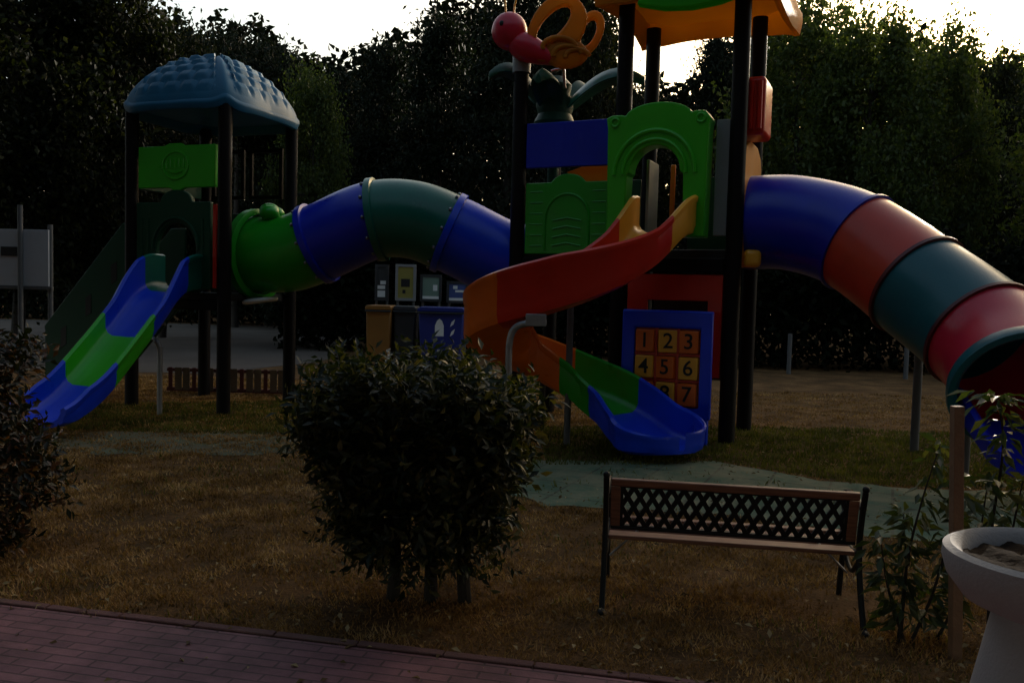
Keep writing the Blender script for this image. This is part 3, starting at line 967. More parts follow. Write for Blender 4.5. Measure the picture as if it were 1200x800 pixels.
for k in range(1, 3):
    MB().box((ix0 + cw * k, yN + 0.0, (iz0 + iz1) / 2), (0.028, 0.05, iz1 - iz0)).build('divider', M['tilered'], NP, smooth=False)
    MB().box(((ix0 + ix1) / 2, yN + 0.012, iz0 + chh * k), (ix1 - ix0, 0.04, 0.024)).build('divider', M['tilered'], NP, smooth=False)
MB().box(((ix0 + ix1) / 2, yN + 0.10, (iz0 + iz1) / 2), (ix1 - ix0 + 0.05, 0.02, iz1 - iz0 + 0.05)).build('backing', M['tilered'], NP, smooth=False)

# ---- palm decoration standing over bay 2
PT = thing('palm_ornament', 'dark green plastic palm ornament with curling leaves on top of the blue board', 'ornament', (0.46, 10.85, -0.16))
MB().lathe([(0.0, 2.32), (0.07, 2.32), (0.07, 3.56), (0.27, 3.60), (0.27, 3.72), (0.23, 3.80), (0.26, 3.92), (0.21, 4.02), (0.24, 4.14), (0.19, 4.26), (0.21, 4.38), (0.12, 4.48), (0.0, 4.5)], (0, 0, 0), 24).build('trunk', M['deepgreen'], PT)
for k, (az, ln, rise) in enumerate(((-14, 1.05, 0.30), (188, 0.78, 0.36), (55, 0.8, 0.3), (120, 0.75, 0.28), (250, 0.62, 0.2))):
    lm = MB()
    d_ = Vector((math.cos(R(az)), math.sin(R(az)), 0)); s_ = Vector((-d_.y, d_.x, 0))
    rings = []
    for j in range(13):
        t = j / 12
        p = d_ * (0.06 + ln * t) + Vector((0, 0, 4.02 + (rise + 0.25) * math.sin(t * 2.1) - 0.10 * t * t))
        wd = 0.17 * math.sin(PI * min(0.97, 0.12 + 0.85 * t)) + 0.02
        wd *= 1 + 0.12 * math.sin(j * PI)
        rings.append([p + s_ * (wd * math.cos(2 * PI * m_ / 12)) + Vector((0, 0, 1)) * (0.055 * math.sin(2 * PI * m_ / 12) - 0.10 * abs(math.cos(2 * PI * m_ / 12)) * wd / 0.17) for m_ in range(12)])
    lm.loft(rings)
    lm.build('leaf', M['deepgreen'] if k else M['teal2'], PT)

# ---- butterfly ornament on the post
BF = thing('butterfly_ornament', 'plastic butterfly with red body and orange open wings perched on the grey post cap', 'ornament', P(603, 80, 10.55))
hd = P(597, 37, 10.5) - Vector(BF.location)
bt = P(655, 74, 10.4) - Vector(BF.location)
bodyp = [hd + Vector((0.04, 0, -0.1)), hd.lerp(bt, 0.35) + Vector((-.03, 0, -0.05)), hd.lerp(bt, 0.65) + Vector((0, 0, -0.03)), bt]
mbb = MB().tube(cr(bodyp, 6), [0.13, 0.135, 0.14, 0.15, 0.16, 0.165, 0.17, 0.17, 0.165, 0.16, 0.15, 0.14, 0.13, 0.115, 0.10, 0.085, 0.07, 0.05, 0.02], 20)
mbb.build('body', M['pink'], BF)
MB().ball(hd, 0.215, 0.20, 0.225, 24, 16).build('head', M['pink'], BF)
for s_ in (-1, 1):
    e_ = MB().ball(hd + Vector((0.02 + 0.06 * s_ - 0.05, -0.17, 0.04)), 0.030, 0.02, 0.036, 12, 8).build('eye', M['ink'], BF)
    MB().tube(cr([hd + Vector((0.05 * s_, 0, 0.18)), hd + Vector((0.06 * s_, 0, 0.34)), hd + Vector((0.11 * s_ + 0.02, 0, 0.52))], 5), 0.012, 8).build('antenna', M['yellow'], BF)


def wing(outline, hole, y, th, mat):
    mb = MB()
    n_ = len(outline)
    mb.ring(outline, hole, y - th / 2, y + th / 2)
    return mb.build('wing', mat, BF, bevel=0.03)


def ell(cx, cz, rx, rz, rotd, n_=24, egg=0.0):
    out = []
    for k in range(n_):
        a = 2 * PI * k / n_
        x, z = rx * math.cos(a), rz * math.sin(a) * (1 + egg * math.cos(a))
        out.append((cx + x * math.cos(R(rotd)) - z * math.sin(R(rotd)), cz + x * math.sin(R(rotd)) + z * math.cos(R(rotd))))
    return out


def rel(px, py, Y):
    q_ = P(px, py, Y) - Vector(BF.location)
    return q_.x, q_.z


x_, z_ = rel(651, 35, 10.4)
xh, zh = rel(649, 27, 10.4)
wo = wing(ell(x_, z_, 0.44, 0.31, 55, 28, 0.12), ell(xh, zh - 0.02, 0.27, 0.115, 48, 28), (10.4 - BF.location.y), 0.11, M['orangeroof'])
x2, z2 = rel(690, 40, 10.7)
wing(ell(x2, z2, 0.29, 0.165, 70, 28, 0.1), ell(x2, z2 + 0.01, 0.17, 0.075, 68, 28), (10.7 - BF.location.y), 0.10, M['orangeroof'])
x3, z3 = rel(655, 58, 10.38)
lo = MB()
for k, (dx, dz, rx) in enumerate(((0.0, 0.0, 0.20), (0.10, -0.08, 0.17), (0.22, -0.10, 0.14))):
    lo.tube([(x3 + dx + rx * math.cos(R(a)), 10.33 - BF.location.y, z3 + dz + rx * 0.62 * math.sin(R(a))) for a in range(10, 191, 15)], 0.032, 10)
lo.ball((x3 + 0.08, 10.38 - BF.location.y, z3 - 0.05), 0.27, 0.06, 0.18, 20, 12)
lo.build('wing_fold', M['orangeroof'], BF)
MB().tube([(0.45, 0.05, -0.02), (0.50, 0.05, 0.0), (0.60, 0.05, 0.02), (0.62, 0.05, -0.22)], 0.022, 10).build('steel_stay', M['steel'], BF)

# ---- spiral slide
S2 = thing('spiral_slide', 'curving open slide with yellow top, red side, orange bend and blue end', 'slide')
sp_pts = [(1.70, 9.66, 2.33), (1.54, 9.30, 2.27), (1.18, 8.90, 1.90), (0.72, 8.62, 1.62), (0.22, 8.56, 1.40), (-0.10, 8.80, 1.20), (-0.14, 9.16, 0.98), (0.12, 9.44, 0.78), (0.50, 9.48, 0.62), (0.88, 9.32, 0.46), (1.18, 9.00, 0.31), (1.38, 8.70, 0.15), (1.48, 8.50, 0.11)]
spp = cr(sp_pts, 9)


def prof_s2(t):
    hl = 0.36 + 0.14 * min(1, max(0, (t - 0.16) / 0.14))
    hr_ = 0.36
    wd = 0.62
    if t < 0.13:
        hl = hr_ = 0.36 + 0.05 * (0.13 - t) / 0.13
    if 0.5 < t <= 0.72: hl = 0.50 - 0.10 * (t - 0.5) / 0.22
    if t > 0.72:
        k = (t - 0.72) / 0.28
        wd = 0.62 + 0.26 * k
        hl = 0.40 - 0.10 * k; hr_ = 0.36 - 0.12 * k
    return u_prof(wd, hl, hr_)


rgs, secs = channel(spp, prof_s2, [0, 0.135, 0.375, 0.695, 0.82, 1.0], [M['yellow'], M['red'], M['orange'], M['green'], M['blue']], S2,
                    ['yellow entry section', 'red section', 'orange bend section', 'green section', 'blue end section'])
# rounded lip that closes the blue end
endp, prevp = spp[-1], spp[-4]
td = (endp - prevp); td.z = 0; td.normalize()
lat = Vector((td.y, -td.x, 0))
lip = MB()
prof = prof_s2(1.0)
rings = []
for k in range(9):
    a = k / 8 * PI / 2
    sx_ = math.cos(a) * 0.92 + 0.08
    fw = math.sin(a) * 0.42
    rings.append([endp + td * fw + lat * (p_[0] * sx_) + Vector((0, 0, p_[1] * (1 - 0.45 * math.sin(a)) + 0.03 * math.sin(a) ** 2)) for p_ in prof])
lip.loft(rings)
lip.build('slide_lip', M['blue'], S2)
g_ = G(664, 521)
MB().tube([(g_.x, g_.y, 0), (g_.x, g_.y, 1.62)], 0.036, 14).build('support_post', M['greypole'], S2)
b0 = P(596, 420, 8.35)
MB().tube(cr([P(596, 440, 8.32), P(597, 402, 8.30), P(604, 384, 8.28), P(622, 378, 8.24), P(640, 378, 8.26)], 7), 0.034, 12).build('support_arm', M['steel'], S2)
bp_ = P(628, 375, 8.22)
MB().box(bp_, (0.20, 0.03, 0.12)).build('mounting_plate', M['steel'], S2, bevel=0.008)
g2 = G(597, 545)
MB().tube([(b0.x, b0.y, 0), (b0.x, b0.y, 1.0)], 0.034, 12).build('support_post', M['greypole'], S2)
g3 = G(634, 500)
MB().tube([(g3.x, g3.y - 0.1, 0), (g3.x, g3.y - 0.1, 0.78)], 0.036, 12).build('support_post', M['black'], S2)

# ---- big tube slide on the right
S3 = thing('tube_slide', 'wide enclosed tube slide with navy, red, teal and pink sections curving down at the right', 'tube slide')
tp = cr([(2.70, 9.98, 2.50), (3.15, 9.76, 2.49), (3.60, 9.40, 2.33), (3.88, 9.02, 2.07), (4.10, 8.58, 1.76), (4.30, 8.14, 1.47), (4.40, 7.66, 1.18), (4.32, 7.20, 0.93)], 9)
fr3 = tube_sections(tp, 0.535, [0, 0.34, 0.56, 0.775, 1.0], [M['navy'], M['tilered'], M['teal'], M['pink']], S3,
                    ['navy top section', 'faded red section', 'teal section', 'pinkish red section'], 'tube_section', ring_r=0.03, bolt=False, rw=0.022, ringmats=[M['navy'], M['redring'], M['redring']])
# inner lining of the last bend is seen through the mouth: red; blue run out floor below it
p_e, t_e, a_e, b_e = fr3[-1]
mouth = []
for s_, off in ((0.505, -0.06), (0.545, -0.07), (0.575, -0.05), (0.595, 0.04), (0.59, 0.08), (0.545, 0.095), (0.505, 0.05)):
    mouth.append([p_e + t_e * off + (a_e * math.cos(2 * PI * k / 44) + b_e * math.sin(2 * PI * k / 44)) * s_ for k in range(44)])
MB().loft(mouth + [mouth[0]], True, False).build('mouth_rim', M['teal'], S3)
ro = cr([p_e - t_e * 0.3 + Vector((0, 0, -0.46)), Vector((4.36, 7.05, 0.40)), Vector((4.34, 6.85, 0.33)), Vector((4.33, 6.65, 0.30))], 6)
channel(ro, lambda t: u_prof(0.80, 0.26 - 0.1 * t, 0.26 - 0.1 * t), [0, 1.0], [M['navy']], S3, ['blue run out trough'], 'run_out')
g_ = G(1071, 529)
MB().tube([(g_.x, g_.y, 0), (g_.x, g_.y, 1.30)], 0.045, 14).build('support_post', M['greypole'], S3)
MB().box((g_.x, g_.y, 1.30), (0.35, 0.2, 0.05)).build('support_saddle', M['steel'], S3, bevel=0.01)
MB().tube([(4.25, 7.9, 0), (4.25, 7.9, 0.75)], 0.045, 14).build('support_post', M['greypole'], S3)
q = P(881, 303, 9.55)
MB().box(q, (0.20, 0.14, 0.20)).build('flange_foot', M['yellow'], S3, bevel=0.06, segs=4)  # yellow box that paints the sunlit spot on the flange's lower lobe
# yellow entry flange bolted to the tower side
fl = MB()
oc = [(-0.50, 1.98), (0.50, 1.98), (0.60, 2.12), (0.60, 3.10), (0.50, 3.30), (0.25, 3.40), (-0.25, 3.40), (-0.50, 3.30), (-0.60, 3.10), (-0.60, 2.12)]
oc2 = []
for i in range(len(oc)):
    a_, b_ = oc[i], oc[(i + 1) % len(oc)]
    oc2 += [a_, ((a_[0] + b_[0]) / 2, (a_[1] + b_[1]) / 2)]
icr = []
for x, z in oc2:
    an = math.atan2(z - 2.5, x)
    icr.append((0.50 * math.cos(an), 2.5 + 0.50 * math.sin(an)))
fl.ring(oc2, icr, -0.05, 0.05)
flo = fl.build('entry_flange', M['orangey'], S3, bevel=0.04)
flo.location = (2.70, 10.0, 0); flo.rotation_euler = (0, 0, LA + PI / 2)


# ------------------------------------------------------------------ bench
bl, brr = G(706, 709), G(1007, 734)
bc = (bl + brr) / 2
bang = math.atan2(brr.y - bl.y, brr.x - bl.x)
BE = thing('park_bench', 'black cast iron and varnished wood park bench with diamond lattice back, seen from behind', 'bench', (bc.x, bc.y, 0), bang)
L2 = (brr - bl).length / 2
for s_ in (-1, 1):
    sg = MB()
    x = s_ * L2
    # rear leg and back upright: one curved casting, rectangular section
    rear = cr([(x, -0.10, 0.0), (x, -0.03, 0.10), (x, 0.05, 0.26), (x, 0.075, 0.40), (x, 0.05, 0.53), (x, 0.0, 0.675)], 6)
    sg.tube(rear, [0.0155] * len(rear), 8)
    front = cr([(x, 0.47, 0.0), (x, 0.45, 0.12), (x, 0.42, 0.28), (x, 0.44, 0.40)], 6)
    sg.tube(front, 0.0155, 8)
    rail = cr([(x, 0.075, 0.345), (x, 0.25, 0.315), (x, 0.44, 0.345)], 6)
    sg.tube(rail, 0.019, 8)
    arm = cr([(x, 0.04, 0.58), (x, 0.20, 0.60), (x, 0.38, 0.59), (x, 0.45, 0.54), (x, 0.42, 0.49), (x, 0.37, 0.51), (x, 0.39, 0.54)], 6)
    sg.tube(arm, 0.017, 8)
    armp = cr([(x, 0.44, 0.40), (x, 0.40, 0.46), (x, 0.43, 0.50)], 5)
    sg.tube(armp, 0.015, 8)
    scr = cr([(x, 0.08, 0.30), (x, 0.2, 0.22), (x, 0.32, 0.24), (x, 0.43, 0.33)], 6)
    sg.tube(scr, 0.012, 8)
    sg.ball((x, -0.003, 0.688), 0.018, n=12, m=8)
    sg.ball((x, -0.11, 0.010), 0.02, 0.04, 0.014, 12, 8)
    sg.build('side_frame', M['iron'], BE)
SLX = 2 * L2 - 0.03
for k in range(5):
    y = 0.12 + k * 0.072
    z = 0.338 - 0.07 * (k / 4) * (1 - k / 4) + 0.006 * k
    MB().box((0, y, z), (SLX, 0.056, 0.022)).build('seat_slat', M['wood'], BE, bevel=0.005)
# back panel: wooden frame round a cast lattice; it leans towards the camera
lean = math.atan2(0.075, 0.33)
BK = bpy.data.objects.new('backrest', None); COL.objects.link(BK); BK.parent = BE
BK.location = (0, 0.060, 0.392); BK.rotation_euler = (lean * 0.9, 0, 0)
BH = 0.282
MB().box((0, 0, BH - 0.018), (SLX - 0.02, 0.026, 0.04)).build('top_rail', M['wood'], BK, bevel=0.006)
MB().box((0, 0, 0.012), (SLX - 0.02, 0.022, 0.020)).build('bottom_rail', M['iron'], BK, bevel=0.006)
for s_ in (-1, 1):
    MB().box((s_ * (SLX / 2 - 0.035), 0, BH / 2 - 0.01), (0.05, 0.022, BH - 0.062)).build('end_stile', M['wood'], BK, bevel=0.005)
la = MB()
lx0, lx1, lz0, lz1 = -(SLX / 2 - 0.065), SLX / 2 - 0.065, 0.022, BH - 0.04
pitch = (lx1 - lx0) / 17.5
hgt = lz1 - lz0
for sgn in (1, -1):
    for k in range(-3, 21):
        x0 = lx0 + k * pitch
        pts = [(x0, lz0 if sgn > 0 else lz1), (x0 + pitch * 2.0, lz1 if sgn > 0 else lz0)]
        (xa, za), (xb, zb) = pts
        t0_, t1_ = max(0, (lx0 - xa) / (xb - xa)), min(1, (lx1 - xa) / (xb - xa))
        if t1_ - t0_ < 0.05: continue
        A = Vector((xa + (xb - xa) * t0_, 0.002 * sgn, za + (zb - za) * t0_)); B = Vector((xa + (xb - xa) * t1_, 0.002 * sgn, za + (zb - za) * t1_))
        mid = (A + B) / 2; ln = (B - A).length; an = math.atan2(B.z - A.z, B.x - A.x)
        la.box(mid, (ln, 0.012, 0.024), Matrix.Rotation(-an, 3, 'Y'))
la.box((0, 0, lz0 - 0.002), (lx1 - lx0, 0.016, 0.014)); la.box((0, 0, lz1 + 0.002), (lx1 - lx0, 0.016, 0.014))
for x in (lx0, lx1):
    la.box((x, 0, (lz0 + lz1) / 2), (0.016, 0.018, hgt))
la.build('lattice', M['iron'], BK, smooth=False)
MB().tube([(L2 - 0.02, 0.22, 0.20), (L2 - 0.20, 0.24, 0.375)], 0.006, 8).build('brace_rod', M['steel'], BE)
MB().tube([(-L2 + 0.02, 0.22, 0.20), (-L2 + 0.20, 0.24, 0.375)], 0.006, 8).build('brace_rod', M['steel'], BE)

# ------------------------------------------------------------------ stone basin, stake
bx_ = P(1242, 650, 2.30)
BS = thing('pedestal_basin', 'white cast stone basin on a flaring pedestal filled with dark soil, lower right corner', 'basin', (bx_.x, bx_.y, 0))
zt = bx_.z
MB().lathe([(0.0, zt - 0.055), (0.225, zt - 0.05), (0.245, zt - 0.01), (0.268, zt + 0.004), (0.287, zt - 0.006), (0.289, zt - 0.035), (0.276, zt - 0.08), (0.235, zt - 0.135), (0.165, zt - 0.165), (0.135, zt - 0.172), (0.0, zt - 0.172)], (0, 0, 0), 56).build('bowl', M['concrete'], BS)
MB().lathe([(0.0, zt - 0.17), (0.152, zt - 0.17), (0.156, zt - 0.19), (0.20, zt - 0.42), (0.255, 0.14), (0.28, 0.05), (0.29, 0.0), (0.0, 0.0)], (0, 0, 0), 56).build('pedestal', M['concrete'], BS)
so_ = MB()
NN = 26
vs = []; fs = []
for i in range(NN):
    for j in range(NN):
        a, b = (i / (NN - 1) * 2 - 1) * 0.17, (j / (NN - 1) * 2 - 1) * 0.17
        k = 0.235 / 0.17
        rr_ = math.sqrt(max(0, 1 - (b / 0.17) ** 2 / 2)); r2 = math.sqrt(max(0, 1 - (a / 0.17) ** 2 / 2))
        vs.append((a * k * rr_, b * k * r2, zt - 0.036 + random.uniform(-0.004, 0.004) + 0.006 * math.sin(i * 0.9 + j * 0.35)))
for i in range(NN - 1):
    for j in range(NN - 1):
        fs.append((i * NN + j, (i + 1) * NN + j, (i + 1) * NN + j + 1, i * NN + j + 1))
so_.add(vs, fs).build('soil', M['soil'], BS)

sk = G(1119, 772)
mb = MB().box((0, 0, (1.6 - (476 - 359) * sk.y / 1000) / 2 - 0.05), (0.046, 0.046, 1.6 - (476 - 359) * sk.y / 1000 + 0.1))
o = mb.build('wooden_stake', M['stake'], None, smooth=False, bevel=0.004)
o.location = (sk.x, sk.y, 0); o.rotation_euler = (0, R(-2.6), 0)
tag(o, 'square brown wooden stake standing among the sapling leaves, right of the bench', 'stake')


# ------------------------------------------------------------------ bushes
def bush(name, label, loc, dens_fn, bounds, n, L, mat, trunks, barkmat, topmat=None):
    root = thing(name, label, 'bush', loc)
    (x0, x1), (y0, y1), (z0, z1) = bounds
    nc = n // 7
    pts = []
    while len(pts) < nc:
        q_ = np.column_stack([rng.uniform(x0, x1, 4000), rng.uniform(y0, y1, 4000), rng.uniform(z0, z1, 4000)])
        keep = rng.uniform(size=4000) < dens_fn(q_)
        pts.extend(q_[keep].tolist())
    cc = np.array(pts[:nc])
    # sprigs: a short shoot with about seven leaves each
    cen = np.array([[(x0 + x1) / 2, (y0 + y1) / 2, z0 + 0.25 * (z1 - z0)]])
    sd_ = unit(unit(cc - cen) * 0.7 + rand_dirs(nc, 0.9) * 0.8)
    k = 7
    t = np.tile(np.linspace(0, 1, k), nc)
    base = np.repeat(cc, k, 0); sdd = np.repeat(sd_, k, 0)
    c_ = base + sdd * (t[:, None] * np.repeat(rng.uniform(0.09, 0.21, nc), k)[:, None])
    side = unit(np.cross(sdd, rand_dirs(nc * k)))
    d_ = unit(side * 0.9 + sdd * (0.35 + 0.6 * t[:, None]))
    d_[:, 2] -= 0.12
    d_ = unit(d_)
    nn = unit(sdd + rand_dirs(nc * k) * 0.6)
    LL = L * rng.uniform(0.6, 1.25, nc * k)
    v, tr = leaf_geo(c_, d_, nn, LL, LL * 0.42)
    fast_mesh('foliage', v, tr, mat, root)
    for tk in trunks:
        mb = MB()
        for (pts_, r0, r1) in tk:
            cpts = cr(pts_, 6)
            mb.tube(cpts, [r0 + (r1 - r0) * i / (len(cpts) - 1) for i in range(len(cpts))], 9)
        mb.build('trunk', barkmat, root)
    return root


b1 = G(493, 703)


def dens1(q_):
    x, y, z = q_.T
    half = np.interp(z, [0.10, 0.30, 0.55, 0.85, 1.15, 1.34], [0.30, 0.38, 0.45, 0.55, 0.61, 0.64])
    cxs = np.interp(z, [0.1, 0.6, 1.3], [0.03, -0.01, -0.07])
    top = 1.17 + 0.035 * np.sin(x * 5 + 1) + 0.05 * np.sin(x * 13 + y * 5) - 0.10 * np.clip((x - 0.05) * 2, 0, 1)
    r2 = np.abs((x - cxs) / half) ** 3 + np.abs(y / (half * 0.72)) ** 3
    edge = np.clip((1.0 + 0.28 * np.sin(x * 9 + z * 7) * np.sin(z * 11 + y * 6) - r2) * 3, 0, 1)
    lo = np.clip((z - 0.12 - 0.12 * np.sin(x * 15) ** 2) * 6, 0, 1)
    return edge * np.clip((top - z) * 14, 0, 1) * (0.35 + 0.65 * np.clip(r2 * 1.3, 0, 1)) * lo


trk = []
for px_, sgn in ((460, -1), (505, 0.1), (545, 1)):
    g_ = G(px_, 703) - b1
    trk.append([([(g_.x, 0, -0.02), (g_.x * 0.95, 0, 0.3), (g_.x + 0.08 * sgn, 0.02, 0.75), (g_.x + 0.18 * sgn, 0.0, 1.15)], 0.038 if sgn else 0.022, 0.008),
                ([(g_.x * 0.95, 0, 0.32), (g_.x + 0.05 - 0.1 * sgn, 0.1, 0.65), (g_.x - 0.1 * sgn, 0.2, 1.0)], 0.02, 0.006),
                ([(g_.x * 0.97, 0, 0.28), (g_.x + 0.12 * sgn, -0.12, 0.6), (g_.x + 0.25 * sgn, -0.2, 0.95)], 0.018, 0.006)])
bush('bush', 'dense dark leafy bush on three short trunks in the foreground, left of the bench', (b1.x, b1.y, 0), dens1, ((-0.85, 0.85), (-0.6, 0.6), (0.1, 1.4)), 20000, 0.063, M['leaf_bush'], trk, M['bark'])

b2 = G(-62, 648)


def dens2(q_):
    x, y, z = q_.T
    half = np.interp(z, [0.0, 0.25, 0.7, 1.1, 1.3], [0.42, 0.50, 0.50, 0.42, 0.26])
    r2 = (x / half) ** 2 + (y / half) ** 2
    return np.clip((1.05 + 0.3 * np.sin(x * 8 + z * 9 + y * 4) - r2) * 3, 0, 1) * (0.4 + 0.6 * np.clip(r2, 0, 1)) * np.clip((1.27 - z) * 8, 0, 1)


bush('bush', 'dark bush with reddish young leaves at the left edge of the lawn', (b2.x, b2.y, 0), dens2, ((-0.7, 0.7), (-0.7, 0.7), (0.02, 1.32)), 11000, 0.065, M['leaf_red'],
     [[([(0, 0, -0.02), (0.02, 0, 0.4), (0.05, 0, 0.95)], 0.03, 0.006), ([(0.01, 0, 0.15), (0.2, 0.05, 0.6), (0.25, 0, 0.9)], 0.015, 0.005)]], M['bark'])


# ------------------------------------------------------------------ saplings
def sapling(label, base, stems, n_leaf, L, mat):
    root = thing('sapling', label, 'sapling', (base.x, base.y, 0))
    allc, alld = [], []
    for pts_ in stems:
        c_ = cr([Vector(p) for p in pts_], 10)
        MB().tube(c_, [0.009 * (1 - 0.75 * i / (len(c_) - 1)) for i in range(len(c_))], 7).build('stem', M['bark'], root)
        for i in range(len(c_)):
            if i / len(c_) < 0.12: continue
            for _ in range(n_leaf):
                az = random.uniform(0, 2 * PI)
                tl_ = random.uniform(0.02, 0.13)
                d = Vector((math.cos(az), math.sin(az), random.uniform(-0.7, 0.5))).normalized()
                allc.append(c_[i] + d * tl_ * random.random() + Vector((0, 0, 0.02)))
                alld.append(Vector((d.x, d.y, random.uniform(-1.1, 0.2))).normalized())
    c_ = np.array([tuple(a) for a in allc]); d_ = np.array([tuple(a) for a in alld])
    nn = unit(rand_dirs(len(c_), 1.5))
    LL = L * rng.uniform(0.55, 1.2, len(c_))
    v, tr = leaf_geo(c_, d_, nn, LL, LL * 0.36)
    fast_mesh('foliage', v, tr, mat, root)
    return root


sb = G(1055, 752)
sapling('leafy sapling with long drooping leaves growing between the bench and the wooden stake', sb,
        [[(0, 0, 0), (0.02, 0.02, 0.35), (0.06, 0, 0.65), (0.15, 0.02, 0.95)], [(0.02, 0, 0), (-0.05, 0.05, 0.25), (-0.10, 0.05, 0.5)],
         [(0.05, 0, 0), (0.12, -0.04, 0.25), (0.20, -0.02, 0.55), (0.26, 0, 0.78)], [(0.0, 0.02, 0), (0.04, 0.06, 0.3), (0.02, 0.08, 0.6)],
         [(0.2, 0.05, 0), (0.25, 0.0, 0.2), (0.3, 0, 0.42)]], 4, 0.098, M['leaf_sap'])
sb2 = G(1158, 742)
sapling('taller sapling with arching top leaves behind the white basin, right of the stake', sb2,
        [[(0, 0, 0), (0.0, 0.02, 0.5), (0.02, 0, 0.9), (-0.01, 0, 1.12), (-0.04, 0, 1.16)], [(0.03, 0, 0), (0.10, 0.02, 0.5), (0.14, 0, 0.85)],
         [(0.0, 0, 0.1), (-0.05, 0.02, 0.45), (-0.04, 0, 0.8)], [(0.1, 0.1, 0), (0.2, 0.1, 0.5), (0.26, 0.1, 0.8)]], 4, 0.10, M['leaf_sap'])


# ------------------------------------------------------------------ background things
# notice board far left
nb = P(28, 302, 14.0)
NB = thing('notice_board', 'pale notice board on two grey posts at the far left edge', 'notice board', (nb.x, nb.y, 0), R(-4))
MB().box((0, 0, nb.z), (0.86, 0.04, 0.92)).build('board', M['panelwhite'], NB, bevel=0.006)
for x in (-0.02, 0.42):
    MB().tube([(x, -0.06 if x < 0.1 else 0.05, 0), (x, -0.06 if x < 0.1 else 0.05, nb.z + (0.85 if x < 0.1 else 0.55))], 0.04, 12).build('post', M['greypole'], NB)
MB().box((-0.20, -0.035, nb.z + 0.10), (0.34, 0.012, 0.15)).build('label_plate', M['black'], NB, bevel=0.003)
MB().box((0, 0.0, nb.z - 0.49), (0.98, 0.06, 0.05)).build('bottom_rail', M['greypole'], NB, bevel=0.006)

# low board fence behind the small tower
f0, f1 = G(196, 459), G(335, 463)
fa = math.atan2(f1.y - f0.y, f1.x - f0.x)
FN = thing('low_fence', 'low tan board fence with red rails behind the legs of the small tower', 'fence', (f0.x, f0.y, 0), fa)
FLn = (f1 - f0).length
MB().box((FLn / 2, 0, 0.05), (FLn, 0.05, 0.06)).build('rail', M['fencered'], FN, bevel=0.006)
MB().box((FLn / 2, 0.004, 0.34), (FLn, 0.04, 0.05)).build('rail', M['fencered'], FN, bevel=0.006)
nb_ = 15
for k in range(nb_):
    MB().box((FLn * (k + 0.5) / nb_, -0.028, 0.21), (FLn / nb_ * (0.86 if k % 3 else 0.5), 0.016, 0.34)).build('board', M['fence'] if k % 3 else M['fencered'], FN, bevel=0.004)


def bin_thing(label, px0, px1, pyt, Y, mat, icon=None, lidmat=None):
    a, b = P(px0, pyt, Y), P(px1, pyt, Y)
    wd = b.x - a.x; h = a.z
    t = thing('recycling_bin', label, 'bin', ((a.x + b.x) / 2, Y, 0), 0, 'bins at the recycling point')
    tp_ = [(-wd * 0.48, h - 0.10), (-wd * 0.42, 0.12), (wd * 0.42, 0.12), (wd * 0.48, h - 0.10)]
    MB().prism(tp_, -0.40, 0.40).build('body', mat, t, bevel=0.03)
    MB().prism([(-wd * 0.5, h - 0.095), (wd * 0.5, h - 0.095), (wd * 0.5, h - 0.04), (wd * 0.44, h), (-wd * 0.44, h), (-wd * 0.5, h - 0.04)], -0.45, 0.45).build('lid', lidmat or mat, t, bevel=0.015)
    MB().tube([(-wd * 0.5, -0.46, h - 0.12), (wd * 0.5, -0.46, h - 0.12)], 0.02, 8).build('handle', M['black'], t)
    for s_ in (-1, 1):
        MB().tube([(s_ * wd * 0.36 - 0.04, -0.25, 0.1), (s_ * wd * 0.36 + 0.04, -0.25, 0.1)], 0.1, 16).build('wheel', M['black'], t)
    if icon:
        ic = MB()
        ic.prism([(-0.12, 0.70), (0.06, 0.70), (0.06, 0.92), (0.02, 1.02), (-0.03, 1.06), (-0.08, 1.02), (-0.12, 0.92)], -0.405, -0.39)
        ic.build('white_symbol', M['whitep'], t, smooth=False)
        for z in (0.70, 0.90):
            MB().prism([(0.19, z), (0.26, z + 0.05), (0.29, z + 0.16), (0.22, z + 0.10)], -0.405, -0.39).build('white_symbol', M['whitep'], t, smooth=False)
    return t


bin_thing('ochre wheeled recycling bin, leftmost at the sign row', 432, 462, 357, 18.2, M['binbrown'])
bin_thing('charcoal wheeled bin between the ochre bin and the blue bin', 464, 490, 358, 18.4, M['bindark'])
bin_thing('blue wheeled recycling bin with white symbols on its front', 492, 546, 359, 18.0, M['binblue'], icon=True)
# row of poster frames over the bins
def poster(label, px0, px1, py0, py1, Y, face, shade, strip=None):
    a, b = P(px0, py1, Y), P(px1, py0, Y)
    wd, h = b.x - a.x, b.z - a.z
    t = thing('poster_board', label, 'poster', ((a.x + b.x) / 2, Y, 0), 0, 'poster boards behind the bins')
    for s_ in (-1, 1):
        MB().tube([(s_ * wd * 0.38, 0.05, 0), (s_ * wd * 0.38, 0.05, a.z + 0.1)], 0.03, 8).build('leg', M['greypole'], t)
    o1, i1 = [(-wd / 2, a.z), (wd / 2, a.z), (wd / 2, b.z), (-wd / 2, b.z)], [(-wd / 2 + 0.06, a.z + 0.06), (wd / 2 - 0.06, a.z + 0.06), (wd / 2 - 0.06, b.z - 0.06), (-wd / 2 + 0.06, b.z - 0.06)]
    MB().ring(o1, i1, -0.03, 0.03).build('frame', M['grey'] if shade else M['bindark'], t, smooth=False)
    MB().box((0, 0.0, (a.z + b.z) / 2), (wd - 0.11, 0.02, h - 0.11)).build('sheet', face, t, smooth=False)
    if strip:
        for (x0, x1, z0_, z1_) in strip:
            MB().box(((x0 + x1) / 2 * wd, -0.014, a.z + (z0_ + z1_) / 2 * h), ((x1 - x0) * wd, 0.006, (z1_ - z0_) * h)).build('print', M['ink'] if shade else M['whitep'], t, smooth=False)
    return t


